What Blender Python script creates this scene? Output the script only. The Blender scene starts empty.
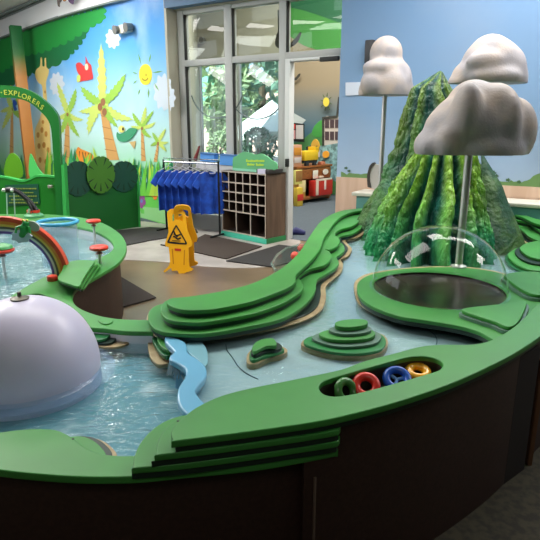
import bpy, bmesh, math, random
from math import sin, cos, pi, radians, sqrt, atan2
from mathutils import Vector, Matrix, noise
from mathutils.geometry import tessellate_polygon
random.seed(7)
sc = bpy.context.scene
COL = sc.collection
V = Vector
# ------------------------------------------------------------------ camera
H = 1.45
TH = math.atan(144/540)
F = 540.0
cam = bpy.data.cameras.new('camera'); cam.lens = 36; cam.sensor_width = 36; cam.sensor_fit = 'HORIZONTAL'
cam.clip_start = .02; cam.clip_end = 300
co = bpy.data.objects.new('camera', cam); COL.objects.link(co)
co.location = (0, 0, H); co.rotation_euler = (pi/2-TH, 0, 0); sc.camera = co

def ray(px, py):
    c = (px-270)/F; v = (py-270)/F
    return V((c, cos(TH)-v*sin(TH), -(sin(TH)+v*cos(TH))))
def at(px, py, z):
    d = ray(px, py); t = (z-H)/d.z
    return V((d.x*t, d.y*t, z))
def on(px, py, P, N):
    d = ray(px, py); O = V((0, 0, H)); t = (V(P)-O).dot(N)/d.dot(N)
    return O+d*t
def fwd(px, py, Y):
    d = ray(px, py); t = Y/d.y
    return V((d.x*t, Y, H+d.z*t))
# ------------------------------------------------------------------ materials
MC = {}
def M(name, col, rough=.5, metal=0, noise2=None, scale=8, bump=0, bscale=40, coat=0, spec=.5, stretch=None, detail=3, ramp=(.4, .6), emit=0, sss=0):
    if name in MC: return MC[name]
    m = bpy.data.materials.new(name); m.use_nodes = True; nt = m.node_tree; b = nt.nodes['Principled BSDF']
    c = tuple(col)+(1,)
    b.inputs['Base Color'].default_value = c; b.inputs['Roughness'].default_value = rough
    b.inputs['Metallic'].default_value = metal; b.inputs['Coat Weight'].default_value = coat
    b.inputs['Coat Roughness'].default_value = .08; b.inputs['Specular IOR Level'].default_value = spec
    if sss: b.inputs['Subsurface Weight'].default_value = sss; b.inputs['Subsurface Radius'].default_value = (.05, .05, .06)
    if emit: b.inputs['Emission Color'].default_value = c; b.inputs['Emission Strength'].default_value = emit
    tc = nt.nodes.new('ShaderNodeTexCoord'); src = tc.outputs['Object']
    if stretch:
        mp = nt.nodes.new('ShaderNodeMapping'); mp.inputs['Scale'].default_value = stretch
        nt.links.new(src, mp.inputs['Vector']); src = mp.outputs[0]
    if noise2:
        n = nt.nodes.new('ShaderNodeTexNoise'); n.inputs['Scale'].default_value = scale; n.inputs['Detail'].default_value = detail
        nt.links.new(src, n.inputs['Vector'])
        r = nt.nodes.new('ShaderNodeValToRGB'); r.color_ramp.elements[0].position = ramp[0]; r.color_ramp.elements[1].position = ramp[1]
        r.color_ramp.elements[0].color = c; r.color_ramp.elements[1].color = tuple(noise2)+(1,)
        nt.links.new(n.outputs['Fac'], r.inputs[0]); nt.links.new(r.outputs[0], b.inputs['Base Color'])
    if bump:
        n = nt.nodes.new('ShaderNodeTexNoise'); n.inputs['Scale'].default_value = bscale; n.inputs['Detail'].default_value = 4
        nt.links.new(src, n.inputs['Vector'])
        bp = nt.nodes.new('ShaderNodeBump'); bp.inputs['Strength'].default_value = bump; bp.inputs['Distance'].default_value = .02
        nt.links.new(n.outputs['Fac'], bp.inputs['Height']); nt.links.new(bp.outputs[0], b.inputs['Normal'])
    MC[name] = m; return m
def thin_glass(name, tint, rough=.01, base=.04, ior=1.45, bump=0, bscale=10, stretch=(1, 1, 1), diff=None, dw=0):
    m = bpy.data.materials.new(name); m.use_nodes = True; nt = m.node_tree; nt.nodes.clear()
    o = nt.nodes.new('ShaderNodeOutputMaterial'); t = nt.nodes.new('ShaderNodeBsdfTransparent'); g = nt.nodes.new('ShaderNodeBsdfGlossy')
    t.inputs[0].default_value = tuple(tint)+(1,); g.inputs['Roughness'].default_value = rough; g.inputs[0].default_value = (1, 1, 1, 1)
    # Schlick reflectance, the same from both sides of the sheet
    fr = nt.nodes.new('ShaderNodeLayerWeight'); fr.inputs[0].default_value = .5
    f0 = ((ior-1)/(ior+1))**2
    pw = nt.nodes.new('ShaderNodeMath'); pw.operation = 'POWER'; pw.inputs[1].default_value = 5; nt.links.new(fr.outputs['Facing'], pw.inputs[0])
    ml = nt.nodes.new('ShaderNodeMath'); ml.operation = 'MULTIPLY_ADD'; ml.inputs[1].default_value = 1-f0; ml.inputs[2].default_value = f0; nt.links.new(pw.outputs[0], ml.inputs[0])
    mx = nt.nodes.new('ShaderNodeMixShader'); nt.links.new(ml.outputs[0], mx.inputs[0])
    src = t.outputs[0]
    if diff:
        d = nt.nodes.new('ShaderNodeBsdfDiffuse'); d.inputs[0].default_value = tuple(diff)+(1,)
        m2 = nt.nodes.new('ShaderNodeMixShader'); m2.inputs[0].default_value = dw
        nt.links.new(t.outputs[0], m2.inputs[1]); nt.links.new(d.outputs[0], m2.inputs[2]); src = m2.outputs[0]
    nt.links.new(src, mx.inputs[1]); nt.links.new(g.outputs[0], mx.inputs[2]); nt.links.new(mx.outputs[0], o.inputs[0])
    if bump:
        tc = nt.nodes.new('ShaderNodeTexCoord'); mp = nt.nodes.new('ShaderNodeMapping'); mp.inputs['Scale'].default_value = stretch
        n = nt.nodes.new('ShaderNodeTexNoise'); n.inputs['Scale'].default_value = bscale; n.inputs['Detail'].default_value = 3; n.inputs['Distortion'].default_value = .6
        bp = nt.nodes.new('ShaderNodeBump'); bp.inputs['Strength'].default_value = bump; bp.inputs['Distance'].default_value = .02
        nt.links.new(tc.outputs['Object'], mp.inputs[0]); nt.links.new(mp.outputs[0], n.inputs['Vector']); nt.links.new(n.outputs['Fac'], bp.inputs['Height'])
        nt.links.new(bp.outputs[0], g.inputs['Normal']); nt.links.new(bp.outputs[0], fr.inputs['Normal'])
    return m
def zgrad(name, stops, rough=.5, nz=0, ncol=(1, 1, 1), nscale=1.2):
    """paint that fades with height: stops = [(z, colour)]"""
    m = bpy.data.materials.new(name); m.use_nodes = True; nt = m.node_tree; b = nt.nodes['Principled BSDF']; b.inputs['Roughness'].default_value = rough
    g = nt.nodes.new('ShaderNodeNewGeometry'); s = nt.nodes.new('ShaderNodeSeparateXYZ'); nt.links.new(g.outputs['Position'], s.inputs[0])
    z0, z1 = stops[0][0], stops[-1][0]
    mr = nt.nodes.new('ShaderNodeMapRange'); mr.inputs[1].default_value = z0; mr.inputs[2].default_value = z1
    nt.links.new(s.outputs[2], mr.inputs[0]); r = nt.nodes.new('ShaderNodeValToRGB'); nt.links.new(mr.outputs[0], r.inputs[0])
    e = r.color_ramp.elements
    while len(e) < len(stops): e.new(.5)
    for i, (z, c) in enumerate(stops): e[i].position = (z-z0)/(z1-z0); e[i].color = tuple(c)+(1,)
    out = r.outputs[0]
    if nz:
        n = nt.nodes.new('ShaderNodeTexNoise'); n.inputs['Scale'].default_value = nscale; n.inputs['Detail'].default_value = 5
        nt.links.new(g.outputs['Position'], n.inputs['Vector'])
        r2 = nt.nodes.new('ShaderNodeValToRGB'); r2.color_ramp.elements[0].position = .5; r2.color_ramp.elements[1].position = .75
        r2.color_ramp.elements[1].color = (nz, nz, nz, 1); nt.links.new(n.outputs['Fac'], r2.inputs[0])
        mx = nt.nodes.new('ShaderNodeMixRGB'); mx.inputs[2].default_value = tuple(ncol)+(1,)
        nt.links.new(r2.outputs[0], mx.inputs[0]); nt.links.new(out, mx.inputs[1]); out = mx.outputs[0]
    nt.links.new(out, b.inputs['Base Color']); return m
def S(r, g, b):   # sRGB 0-255 to linear
    f = lambda u: (u/255/12.92) if u/255 <= .04045 else ((u/255+.055)/1.055)**2.4
    return (f(r), f(g), f(b))
# ------------------------------------------------------------------ objects
def tag(o, label=None, cat=None, group=None, kind=None):
    if label: o['label'] = label
    if cat: o['category'] = cat
    if group: o['group'] = group
    if kind: o['kind'] = kind
    return o
def pm(o): return Matrix.LocRotScale(o.location, o.rotation_euler, None)
def link(name, me, parent=None, local=False, smooth=35):
    o = bpy.data.objects.new(name, me); COL.objects.link(o)
    if parent is not None:
        if not local:
            w = pm(parent) if parent.parent is None else pm(parent.parent) @ pm(parent)
            me.transform(w.inverted())
        o.parent = parent
    if smooth:
        for p in me.polygons: p.use_smooth = True
        me.set_sharp_from_angle(angle=radians(smooth))
    return o
def empty(name, loc, label, cat, group=None, rz=0):
    o = bpy.data.objects.new(name, None); COL.objects.link(o); o.empty_display_size = .1
    o.location = loc; o.rotation_euler = (0, 0, rz); return tag(o, label, cat, group)
def recenter(o):
    """put a top-level mesh's origin at its base"""
    vs = [v.co for v in o.data.vertices]
    c = V(((min(v.x for v in vs)+max(v.x for v in vs))/2, (min(v.y for v in vs)+max(v.y for v in vs))/2, min(v.z for v in vs)))
    o.data.transform(Matrix.Translation(-c)); o.location = c; return o
def mesh(name, vs, fs, mat, parent=None, local=False, smooth=35, mats=None, mi=None):
    me = bpy.data.meshes.new(name); me.from_pydata([tuple(v) for v in vs], [], fs)
    for m in (mats or [mat]): me.materials.append(m)
    if mi:
        for p, i in zip(me.polygons, mi): p.material_index = i
    me.update(); return link(name, me, parent, local, smooth)
def bmobj(name, bm, mat, parent=None, local=False, smooth=35):
    bmesh.ops.recalc_face_normals(bm, faces=bm.faces)
    me = bpy.data.meshes.new(name); bm.to_mesh(me); bm.free(); me.materials.append(mat); return link(name, me, parent, local, smooth)
def addbox(bm, c, s, R=None, bev=0):
    r = bmesh.ops.create_cube(bm, size=1); vs = r['verts']
    mt = Matrix.Translation(V(c)) @ (R or Matrix.Identity(4)) @ Matrix.Diagonal((s[0], s[1], s[2], 1))
    bmesh.ops.transform(bm, matrix=mt, verts=vs)
    if bev:
        es = list({e for v in vs for e in v.link_edges})
        bmesh.ops.bevel(bm, geom=es, offset=bev, segments=2, affect='EDGES', profile=.5)
def box(name, c, s, mat, parent=None, rz=0, bev=.003, local=False, R=None):
    bm = bmesh.new(); addbox(bm, c, s, R or Matrix.Rotation(rz, 4, 'Z'), bev); return bmobj(name, bm, mat, parent, local)
def frame_from(d):
    d = V(d).normalized(); q = d.to_track_quat('Z', 'Y'); return q.to_matrix().to_4x4()
def addtube(bm, pts, r, n=12, cap=True):
    pts = [V(p) for p in pts]; rs = r if isinstance(r, (list, tuple)) else [r]*len(pts)
    rings = []; up = None
    for i, p in enumerate(pts):
        d = (pts[min(i+1, len(pts)-1)]-pts[max(i-1, 0)]).normalized()
        if up is None: up = V((0, 0, 1)) if abs(d.z) < .9 else V((1, 0, 0))
        a = d.cross(up).normalized(); b = d.cross(a).normalized(); up = -b if (-b).dot(up) > 0 else b
        a = d.cross(up).normalized(); b = up
        rings.append([bm.verts.new(p+(a*cos(2*pi*k/n)+b*sin(2*pi*k/n))*rs[i]) for k in range(n)])
    for i in range(len(rings)-1):
        for k in range(n): bm.faces.new((rings[i][k], rings[i][(k+1) % n], rings[i+1][(k+1) % n], rings[i+1][k]))
    if cap: bm.faces.new(rings[0][::-1]); bm.faces.new(rings[-1])
def tube(name, pts, r, mat, parent=None, n=12, local=False):
    bm = bmesh.new(); addtube(bm, pts, r, n); return bmobj(name, bm, mat, parent, local)
def lathe(name, prof, c, mat, parent=None, n=48, local=False, sx=1, sy=1, cap=True):
    vs = []; fs = []; c = V(c)
    for r, z in prof:
        for k in range(n): vs.append(c+V((r*cos(2*pi*k/n)*sx, r*sin(2*pi*k/n)*sy, z)))
    for i in range(len(prof)-1):
        for k in range(n): fs.append((i*n+k, i*n+(k+1) % n, (i+1)*n+(k+1) % n, (i+1)*n+k))
    if cap and prof[0][0] > 1e-5: fs.append(tuple(range(n))[::-1])
    if cap and prof[-1][0] > 1e-5: fs.append(tuple((len(prof)-1)*n+k for k in range(n)))
    return mesh(name, vs, fs, mat, parent, local)
def cr(pts, seg=8, closed=True, alpha=None):
    """Catmull-Rom; a point given as (x,y,'c') stays a corner"""
    P = [V((p[0], p[1])) for p in pts]; C = [len(p) > 2 for p in pts]; n = len(P); out = []
    rng = range(n if closed else n-1)
    for i in rng:
        p1, p2 = P[i], P[(i+1) % n]
        p0 = P[(i-1) % n] if (closed or i > 0) else p1
        p3 = P[(i+2) % n] if (closed or i < n-2) else p2
        if C[i]: p0 = p1
        if C[(i+1) % n]: p3 = p2
        L = (p2-p1).length
        m1 = (p2-p0)*.5; m2 = (p3-p1)*.5
        if m1.length > L: m1 = m1.normalized()*L
        if m2.length > L: m2 = m2.normalized()*L
        for k in range(seg):
            t = k/seg
            out.append(p1*(2*t**3-3*t*t+1)+m1*(t**3-2*t*t+t)+p2*(-2*t**3+3*t*t)+m2*(t**3-t*t))
    if not closed: out.append(P[-1])
    return out
def area(p): return .5*sum(p[i].x*p[(i+1) % len(p)].y-p[(i+1) % len(p)].x*p[i].y for i in range(len(p)))
def inset(p, d):
    """d > 0 shrinks a closed 2D outline"""
    s = 1 if area(p) > 0 else -1; n = len(p); out = []
    for i in range(n):
        t = (p[(i+1) % n]-p[i-1])
        if t.length < 1e-9: out.append(p[i]); continue
        t.normalize(); out.append(p[i]+V((-t.y, t.x))*d*s)
    return out
def clean(p, eps=.002):
    o = [p[0]]
    for q in p[1:]:
        if (q-o[-1]).length > eps: o.append(q)
    return o
def plate(name, out, z1, th, mat, parent=None, holes=(), bev=.004, res=3):
    cu = bpy.data.curves.new('tmp', 'CURVE'); cu.dimensions = '2D'; cu.fill_mode = 'BOTH'
    for k, loop in enumerate([out]+list(holes)):
        loop = clean(inset(loop, bev if k == 0 else -bev))
        sp = cu.splines.new('POLY'); sp.points.add(len(loop)-1); sp.use_cyclic_u = True
        for q, p in zip(sp.points, loop): q.co = (p.x, p.y, 0, 1)
    cu.extrude = max(th/2-bev, .0002); cu.bevel_depth = bev; cu.bevel_resolution = res
    t = bpy.data.objects.new('tmp', cu); COL.objects.link(t)
    dg = bpy.context.evaluated_depsgraph_get(); me = bpy.data.meshes.new_from_object(t.evaluated_get(dg))
    bpy.data.objects.remove(t); bpy.data.curves.remove(cu)
    me.transform(Matrix.Translation((0, 0, z1-th/2))); me.materials.clear(); me.materials.append(mat); me.name = name
    return link(name, me, parent, smooth=40)
def ribbon(name, path, z0, z1, th, mat, parent=None, closed=False):
    """an upright board of thickness th following a plan line"""
    n = len(path); vs = []; fs = []
    for i, p in enumerate(path):
        a = path[i-1] if (closed or i > 0) else p; b = path[(i+1) % n] if (closed or i < n-1) else p
        t = (b-a).normalized(); nn = V((-t.y, t.x))*th/2
        vs += [(p.x+nn.x, p.y+nn.y, z0), (p.x+nn.x, p.y+nn.y, z1), (p.x-nn.x, p.y-nn.y, z1), (p.x-nn.x, p.y-nn.y, z0)]
    m = n if closed else n-1
    for i in range(m):
        j = (i+1) % n
        for k in range(4): fs.append((4*i+k, 4*j+k, 4*j+(k+1) % 4, 4*i+(k+1) % 4))
    if not closed: fs += [(0, 1, 2, 3), (4*n-4, 4*n-1, 4*n-2, 4*n-3)]
    return mesh(name, vs, fs, mat, parent)
def px2(pts, z):
    """pixel outline at height z -> 2D world outline (keeps corner flags)"""
    o = []
    for p in pts:
        if p[0] == 'w': q = V((p[1], p[2])); o.append((q.x, q.y)+tuple(p[3:]))
        else:
            q = at(p[0], p[1], z); o.append((q.x, q.y)+tuple(p[2:]))
    return o
def board(name, pts, P, N, th, mat, parent=None, holes=(), smooth=35):
    """a flat board with a pixel outline, standing at point P facing N (thickness th behind the face)"""
    N = V(N).normalized()
    loops = [[on(x, y, P, N) for x, y in pts]]+[[on(x, y, P, N) for x, y in h] for h in holes]
    return board3(name, loops, N, th, mat, parent, smooth)
def board3(name, loops, N, th, mat, parent=None, smooth=35, local=False):
    tris = tessellate_polygon(loops); fl = [p for l in loops for p in l]; n = len(fl)
    vs = list(fl)+[p-N*th for p in fl]; fs = [tuple(t) for t in tris]+[tuple(i+n for i in t[::-1]) for t in tris]
    k = 0
    for l in loops:
        m = len(l)
        for i in range(m): a = k+i; b = k+(i+1) % m; fs.append((a, b, b+n, a+n))
        k += m
    bm = bmesh.new(); bv = [bm.verts.new(v) for v in vs]
    for f in fs:
        try: bm.faces.new([bv[i] for i in f])
        except ValueError: pass
    return bmobj(name, bm, mat, parent, local, smooth)
def smooth2(pts, seg=5, closed=True): return [(p.x, p.y) for p in cr(pts, seg, closed)]
def ell(cx, cy, rx, ry, n=20, rot=0):
    return [(cx+rx*cos(2*pi*k/n)*cos(rot)-ry*sin(2*pi*k/n)*sin(rot), cy+rx*cos(2*pi*k/n)*sin(rot)+ry*sin(2*pi*k/n)*cos(rot)) for k in range(n)]
def copytree(o, parent=None):
    c = o.copy(); COL.objects.link(c); c.parent = parent
    for ch in list(o.children): copytree(ch, c)
    return c
def text3(txt, size, mat, ext=.002):
    cu = bpy.data.curves.new('tmp', 'FONT'); cu.body = txt; cu.size = size; cu.extrude = ext; cu.align_x = 'CENTER'; cu.offset = size*.012
    t = bpy.data.objects.new('tmp', cu); COL.objects.link(t)
    dg = bpy.context.evaluated_depsgraph_get(); me = bpy.data.meshes.new_from_object(t.evaluated_get(dg)); bpy.data.objects.remove(t)
    me.materials.clear(); me.materials.append(mat); return me
def wallM(P, right, up):
    r = V(right).normalized(); u = V(up).normalized(); n = r.cross(u)
    return Matrix(((r.x, u.x, n.x, P[0]), (r.y, u.y, n.y, P[1]), (r.z, u.z, n.z, P[2]), (0, 0, 0, 1)))
def inst(me, name, mtx, parent=None):
    me.transform(mtx); me.name = name; return link(name, me, parent, smooth=0)
def blob(name, balls, mat, voxel=.02, smooth_it=8, cut=None, parent=None):
    bm = bmesh.new()
    for c, r in balls:
        r3 = r if isinstance(r, (tuple, list)) else (r, r, r)
        q = bmesh.ops.create_icosphere(bm, subdivisions=3, radius=1)
        bmesh.ops.transform(bm, matrix=Matrix.Translation(V(c)) @ Matrix.Diagonal((r3[0], r3[1], r3[2], 1)), verts=q['verts'])
    me = bpy.data.meshes.new('tmp'); bm.to_mesh(me); bm.free()
    t = bpy.data.objects.new('tmp', me); COL.objects.link(t)
    a = t.modifiers.new('r', 'REMESH'); a.mode = 'VOXEL'; a.voxel_size = voxel
    b = t.modifiers.new('s', 'SMOOTH'); b.factor = .5; b.iterations = smooth_it
    dg = bpy.context.evaluated_depsgraph_get(); m2 = bpy.data.meshes.new_from_object(t.evaluated_get(dg)); bpy.data.objects.remove(t)
    bm = bmesh.new(); bm.from_mesh(m2)
    if cut is not None:
        g = bmesh.ops.bisect_plane(bm, geom=bm.verts[:]+bm.edges[:]+bm.faces[:], plane_co=(0, 0, cut), plane_no=(0, 0, -1), clear_outer=True)
        bmesh.ops.holes_fill(bm, edges=[e for e in bm.edges if e.is_boundary])
    return bmobj(name, bm, mat, parent, smooth=50)

# ------------------------------------------------------------------ colours
G_TOP = M('green_sheet', S(60, 140, 58), .45, noise2=S(56, 131, 54), scale=3, spec=.45)
G_BK = M('deep_green_spacer', S(10, 40, 28), .4)
G_GR = M('greyish_green_sheet', S(92, 124, 108), .4)
TAN = M('sand_sheet', S(176, 158, 118), .5, noise2=S(160, 138, 100), scale=20)
BROWN = M('dark_brown_laminate', S(54, 34, 27), .55, noise2=S(46, 28, 22), scale=60, bump=.05, bscale=200)
WHITE = M('white_liner', S(215, 218, 222), .3)
CREAM = M('cream_plastic', S(210, 205, 190), .5)
STEEL = M('brushed_steel', S(214, 210, 206), .42, 1)
BLACK = M('black_metal', S(22, 22, 24), .4)
REDP = M('red_plastic', S(214, 62, 44), .35)
BLUEW = M('pale_blue_plastic', S(110, 172, 205), .25, coat=.3)

# ------------------------------------------------------------------ walls geometry
WD = V((cos(radians(31.6)), -sin(radians(31.6)), 0))     # storefront direction, towards the right
WN = V((-sin(radians(31.6)), -cos(radians(31.6)), 0))    # into the room
W0 = at(290, 239, 0)
E1 = at(176, 228.5, 0)
DREC = (E1-W0).dot(WN)                                    # depth of the recess
def Ws(px, py=126):
    return (on(px, py, W0, WN)-W0).dot(WD)
def Wp(s, z=0, n=0): return W0+WD*s+WN*n+V((0, 0, z))
sL = (on(184, 126, W0, WN)-W0).dot(WD)
def FN(px, py): return on(px, py, E1, WN)
zrec = FN(166, 8).z
sR = (on(341, 40, E1, WN)-W0).dot(WD)                     # right end of the opening on the front plane
ZC = 3.62
ZS = 3.24
print('DREC', DREC, 'zrec', zrec, 'E1', E1, 'sR', sR)
# mural wall plan curve from soffit line
mp = []
for x, y in ((-160, 105), (-60, 58), (0, 40), (27, 30.5), (60, 19), (103, 6.7), (130, 0)):
    d = ray(x, y); t = (ZS-H)/d.z if y < 100 else None
    if t: mp.append((d.x*t, d.y*t))
mp = [(-9.3, 14.6)]+mp+[(E1.x, E1.y)]
print('mural plan', mp)
curve = cr(mp, 10, closed=False)
def wallray(px, py, off=0):
    d = ray(px, py); dx, dy = d.x, d.y
    for i in range(len(curve)-1):
        a, b = curve[i], curve[i+1]; e = b-a
        den = dx*(-e.y)+e.x*dy
        if abs(den) < 1e-9: continue
        t = (a.x*(-e.y)+e.x*a.y)/den; u = (dx*a.y-dy*a.x)/den
        if -1e-4 <= u <= 1.0001 and t > 0:
            t *= 1-off/sqrt((dx*t)**2+(dy*t)**2)
            return V((0, 0, H))+d*t
    a, b = curve[-2], curve[-1]; e = b-a
    den = dx*(-e.y)+e.x*dy; t = (a.x*(-e.y)+e.x*a.y)/den
    return V((0, 0, H))+d*(t-off/8)

# ------------------------------------------------------------------ setting
FLB = M('stained_concrete', S(132, 112, 88), .3, noise2=S(104, 88, 68), scale=1.3, detail=8, ramp=(.35, .65), bump=.03, bscale=30)
bm = bmesh.new(); addbox(bm, (0, 5, -.05), (30, 26, .1)); o = bmobj('floor', bm, FLB); tag(o, kind='structure')
SKY = zgrad('mural_sky', [(0, S(120, 205, 80)), (.5, S(140, 215, 150)), (1.3, S(190, 228, 225)), (1.9, S(165, 212, 240)), (2.6, S(95, 170, 232)), (3.3, S(60, 140, 222))], .35, nz=.5, ncol=S(225, 240, 245), nscale=.9)
vs = []; fs = []
for p in curve: vs += [(p.x, p.y, 0), (p.x, p.y, ZC)]
for i in range(len(curve)-1): fs.append((2*i, 2*i+1, 2*i+3, 2*i+2))
n0 = len(vs)
for p in curve: vs += [(p.x-.1, p.y+.15, 0), (p.x-.1, p.y+.15, ZC)]
for i in range(len(curve)-1): fs.append((n0+2*i, n0+2*i+2, n0+2*i+3, n0+2*i+1))
o = mesh('wall_left', vs, fs, SKY); tag(o, kind='structure')
BEIGE = M('beige_paint', S(178, 174, 156), .6)
# jamb returning into the recess, header and right blue wall
def wallseg(name, a, b, z0, z1, mat, th=.12, back=None):
    """vertical wall from plan point a to b, thickness away from the room"""
    a = V((a[0], a[1], 0)); b = V((b[0], b[1], 0)); t = (b-a).normalized(); n = V((t.y, -t.x, 0))
    if back is None: back = -WN
    if n.dot(back) < 0: n = -n
    q = [a, b, b+n*th, a+n*th]; vs = [V((p.x, p.y, z0)) for p in q]+[V((p.x, p.y, z1)) for p in q]
    fs = [(0, 1, 5, 4), (1, 2, 6, 5), (2, 3, 7, 6), (3, 0, 4, 7), (0, 3, 2, 1), (4, 5, 6, 7)]
    o = mesh(name, vs, fs, mat, smooth=0); tag(o, kind='structure'); return o
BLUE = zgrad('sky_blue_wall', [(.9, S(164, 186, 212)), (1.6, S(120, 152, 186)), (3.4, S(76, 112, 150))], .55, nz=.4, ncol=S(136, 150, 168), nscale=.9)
sE = (E1-W0).dot(WD)
JL = Wp(sL, 0, 0)
wallseg('trim_1', (E1.x, E1.y), (JL.x, JL.y), 0, ZC, BEIGE, .05, back=V((-1, .2, 0)))
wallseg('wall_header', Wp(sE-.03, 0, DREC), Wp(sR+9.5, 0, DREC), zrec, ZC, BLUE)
wallseg('trim_2', Wp(sE, 0, DREC-.13), Wp(sR, 0, DREC-.13), zrec-.02, zrec, BEIGE, DREC-.14)
WAIN = M('peach_wainscot', S(205, 172, 148), .6, noise2=S(214, 184, 162), scale=14, stretch=(1, 1, .1))
zw = FN(343, 177).z
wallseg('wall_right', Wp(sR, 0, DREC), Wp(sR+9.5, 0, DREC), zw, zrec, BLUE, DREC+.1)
wallseg('wall_right_wainscot', Wp(sR, 0, DREC+.012), Wp(sR+9.5, 0, DREC+.012), 0, zw, WAIN, DREC+.1)
# rest of the room
PAINT = M('room_paint', S(84, 80, 74), .8)
wallseg('wall_back', (-9.3, -3), (8, -3), 0, ZC, PAINT, .1, back=V((0, -1, 0)))
wallseg('wall_far_right', (8, -3), (8, 5), 0, ZC, PAINT, .1, back=V((1, 0, 0)))
wallseg('wall_far_left', (-9.3, -3), (-9.3, 14.6), 0, ZC, PAINT, .1, back=V((-1, 0, 0)))
CEIL = M('ceiling_tile', S(226, 226, 228), .8)
NB = min((at(297, 205, 0)-W0).dot(WN), (at(331, 199.5, 0)-W0).dot(WN))-.75     # depth of the shop's far wall behind the storefront
cpl = [(-10, -3.2), (9.6, -3.2)]+[(p.x, p.y) for p in (Wp(9.5, 0, 0), Wp(sL-.3, 0, 0))]+[(p.x-.12, p.y+.16) for p in curve[::-1]]+[(-10, 14.8)]
o = board3('ceiling', [[V((x, y, ZC+.1)) for x, y in cpl]], V((0, 0, 1)), .1, CEIL, smooth=0); tag(o, kind='structure')
ZSH = 5.0
o = board3('ceiling_shop', [[Wp(6.2, ZSH+.1, -.02), Wp(6.2, ZSH+.1, NB-.2), Wp(-5.9, ZSH+.1, NB-.2), Wp(sL-.25, ZSH+.1, -.02)]], V((0, 0, 1)), .1, CEIL, smooth=0); tag(o, kind='structure')
# bulkhead following the mural wall
BULK = M('bulkhead_white', S(238, 238, 240), .6); GREYT = M('grey_trim', S(120, 132, 130), .6)
cin = [p+V((.10, -.14)) for p in curve]
o = ribbon('trim_3', cin, ZS+.02, ZC-.02, .1, BULK); tag(o, kind='structure')
o = ribbon('trim_4', [p+V((.05, -.06)) for p in curve], ZS, ZS+.03, .14, GREYT); tag(o, kind='structure')
for k, off in enumerate(((.55, -.75), (1.1, -1.5))):
    o = ribbon('trim_%d' % (5+k), [p+V(off) for p in curve], ZC-.05-.0*k, ZC-.01, .04, GREYT); tag(o, kind='structure')
o = ribbon('baseboard_left', [p+V((.02, -.025)) for p in curve], 0, .1, .02, M('baseboard_grey', S(168, 170, 168), .5)); tag(o, kind='structure')
# floor finishes
def slab(name, pts, z, mat, th=.004, **k):
    q = [at(x, y, z) for x, y in pts] if not k.get('w') else [V((x, y, z)) for x, y in pts]
    o = board3(name, [q], V((0, 0, 1)), th, mat, smooth=0)
    return o
LT = M('pale_tile', S(178, 170, 164), .4, noise2=S(160, 152, 146), scale=3)
CARP = M('shop_carpet', S(82, 92, 100), .95, noise2=S(70, 80, 88), scale=60)
OLIV = M('olive_floor', S(72, 66, 48), .85, noise2=S(52, 48, 36), scale=30, detail=6)
tag(slab('floor_tile', smooth2([(60, 244, 'c'), (100, 258), (130, 260), (165, 262), (200, 266), (240, 268), (276, 266), (300, 262, 'c'), (300, 236, 'c'), (250, 220, 'c'), (176, 218, 'c'), (100, 226, 'c')], 4), .004, LT), kind='structure')
c0 = Wp(-.05, .006, -.05); 
o = board3('floor_carpet', [[Wp(-4, .006, .02), Wp(3.6, .006, .02), Wp(3.6, .006, -6), Wp(-4, .006, -6)]], V((0, 0, 1)), .004, CARP, smooth=0); tag(o, kind='structure')
o = board3('floor_right', [[V((-2, -2.9, .005)), V((7.9, -2.9, .005)), V((7.9, 2.9, .005)), V((3.6, 3.2, .005)), V((1.5, 2.6, .005)), V((0, 1.7, .005)), V((-2, 1.6, .005))]], V((0, 0, 1)), .004, OLIV, smooth=0); tag(o, kind='structure')
MATC = M('charcoal_mat', S(56, 54, 52), .95, noise2=S(46, 44, 44), scale=80)
MATB = M('brown_mat', S(66, 54, 46), .95, noise2=S(54, 44, 38), scale=80)
def rug(pts, mat, label):
    o = slab('floor_mat', pts, .018, mat, .011); tag(recenter(o), label, 'mat'); return o
rug([(205, 234), (262, 246), (226, 258.5), (178, 248)], MATB, 'brown entrance mat lying in front of the cubby shelf and shirt rack')
rug([(226, 260.5), (279, 244.5), (300, 247), (290, 262), (273, 266.5)], MATC, 'charcoal mat corner beside the clear tub at the doorway')
rug([(84, 238), (113, 230.5), (150, 227), (196, 229), (198, 232), (181, 235), (150, 240), (126, 245), (90, 250)], MATC, 'long charcoal mat along the foot of the jungle mural wall')
rug([(120, 276), (156, 297), (124, 306), (110, 300)], M('dark_mat', S(50, 42, 38), .9), 'small dark mat on the concrete beside the curved brown table side')

# ------------------------------------------------------------------ storefront
ALU = M('painted_aluminium', S(176, 178, 176), .45)
GLASS = thin_glass('window_glass', (.88, .92, .90), .0, ior=1.4)
def Wbox(name, s0, s1, z0, z1, n0, n1, mat, parent=None, kind=True):
    c = Wp((s0+s1)/2, (z0+z1)/2, (n0+n1)/2); o = box(name, c, (s1-s0, abs(n1-n0), z1-z0), mat, parent, rz=radians(-31.6), bev=.004)
    if kind and parent is None: tag(o, kind='structure')
    return o
sA0, sA1 = Ws(184), Ws(189.5)
sB0, sB1 = Ws(228.5), Ws(235.5)
sC0, sC1 = Ws(281), Ws(287.5)
sD1 = Ws(292)
sRR = Ws(350)
zt0, zt1 = on(235, 63.5, W0, WN).z, on(235, 57, W0, WN).z
print('transom', zt0, zt1, 's', sA0, sB0, sC0, sRR)
fr = bpy.data.objects.new('window_1', None); COL.objects.link(fr); fr.location = W0; tag(fr, kind='structure')
for a, b in ((sA0, sA1), (sB0, sB1), (sC0, sC1)):
    Wbox('mullion', a, b, 0, zrec, -.06, .06, ALU, fr)
Wbox('transom', sA0, sRR, zt0, zt1, -.055, .055, ALU, fr)
Wbox('window_frame', sA0, sRR, zrec-.07, zrec, -.05, .05, ALU, fr)
Wbox('window_sill', sA0, sC1, 0, .22, -.05, .05, ALU, fr)
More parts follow.
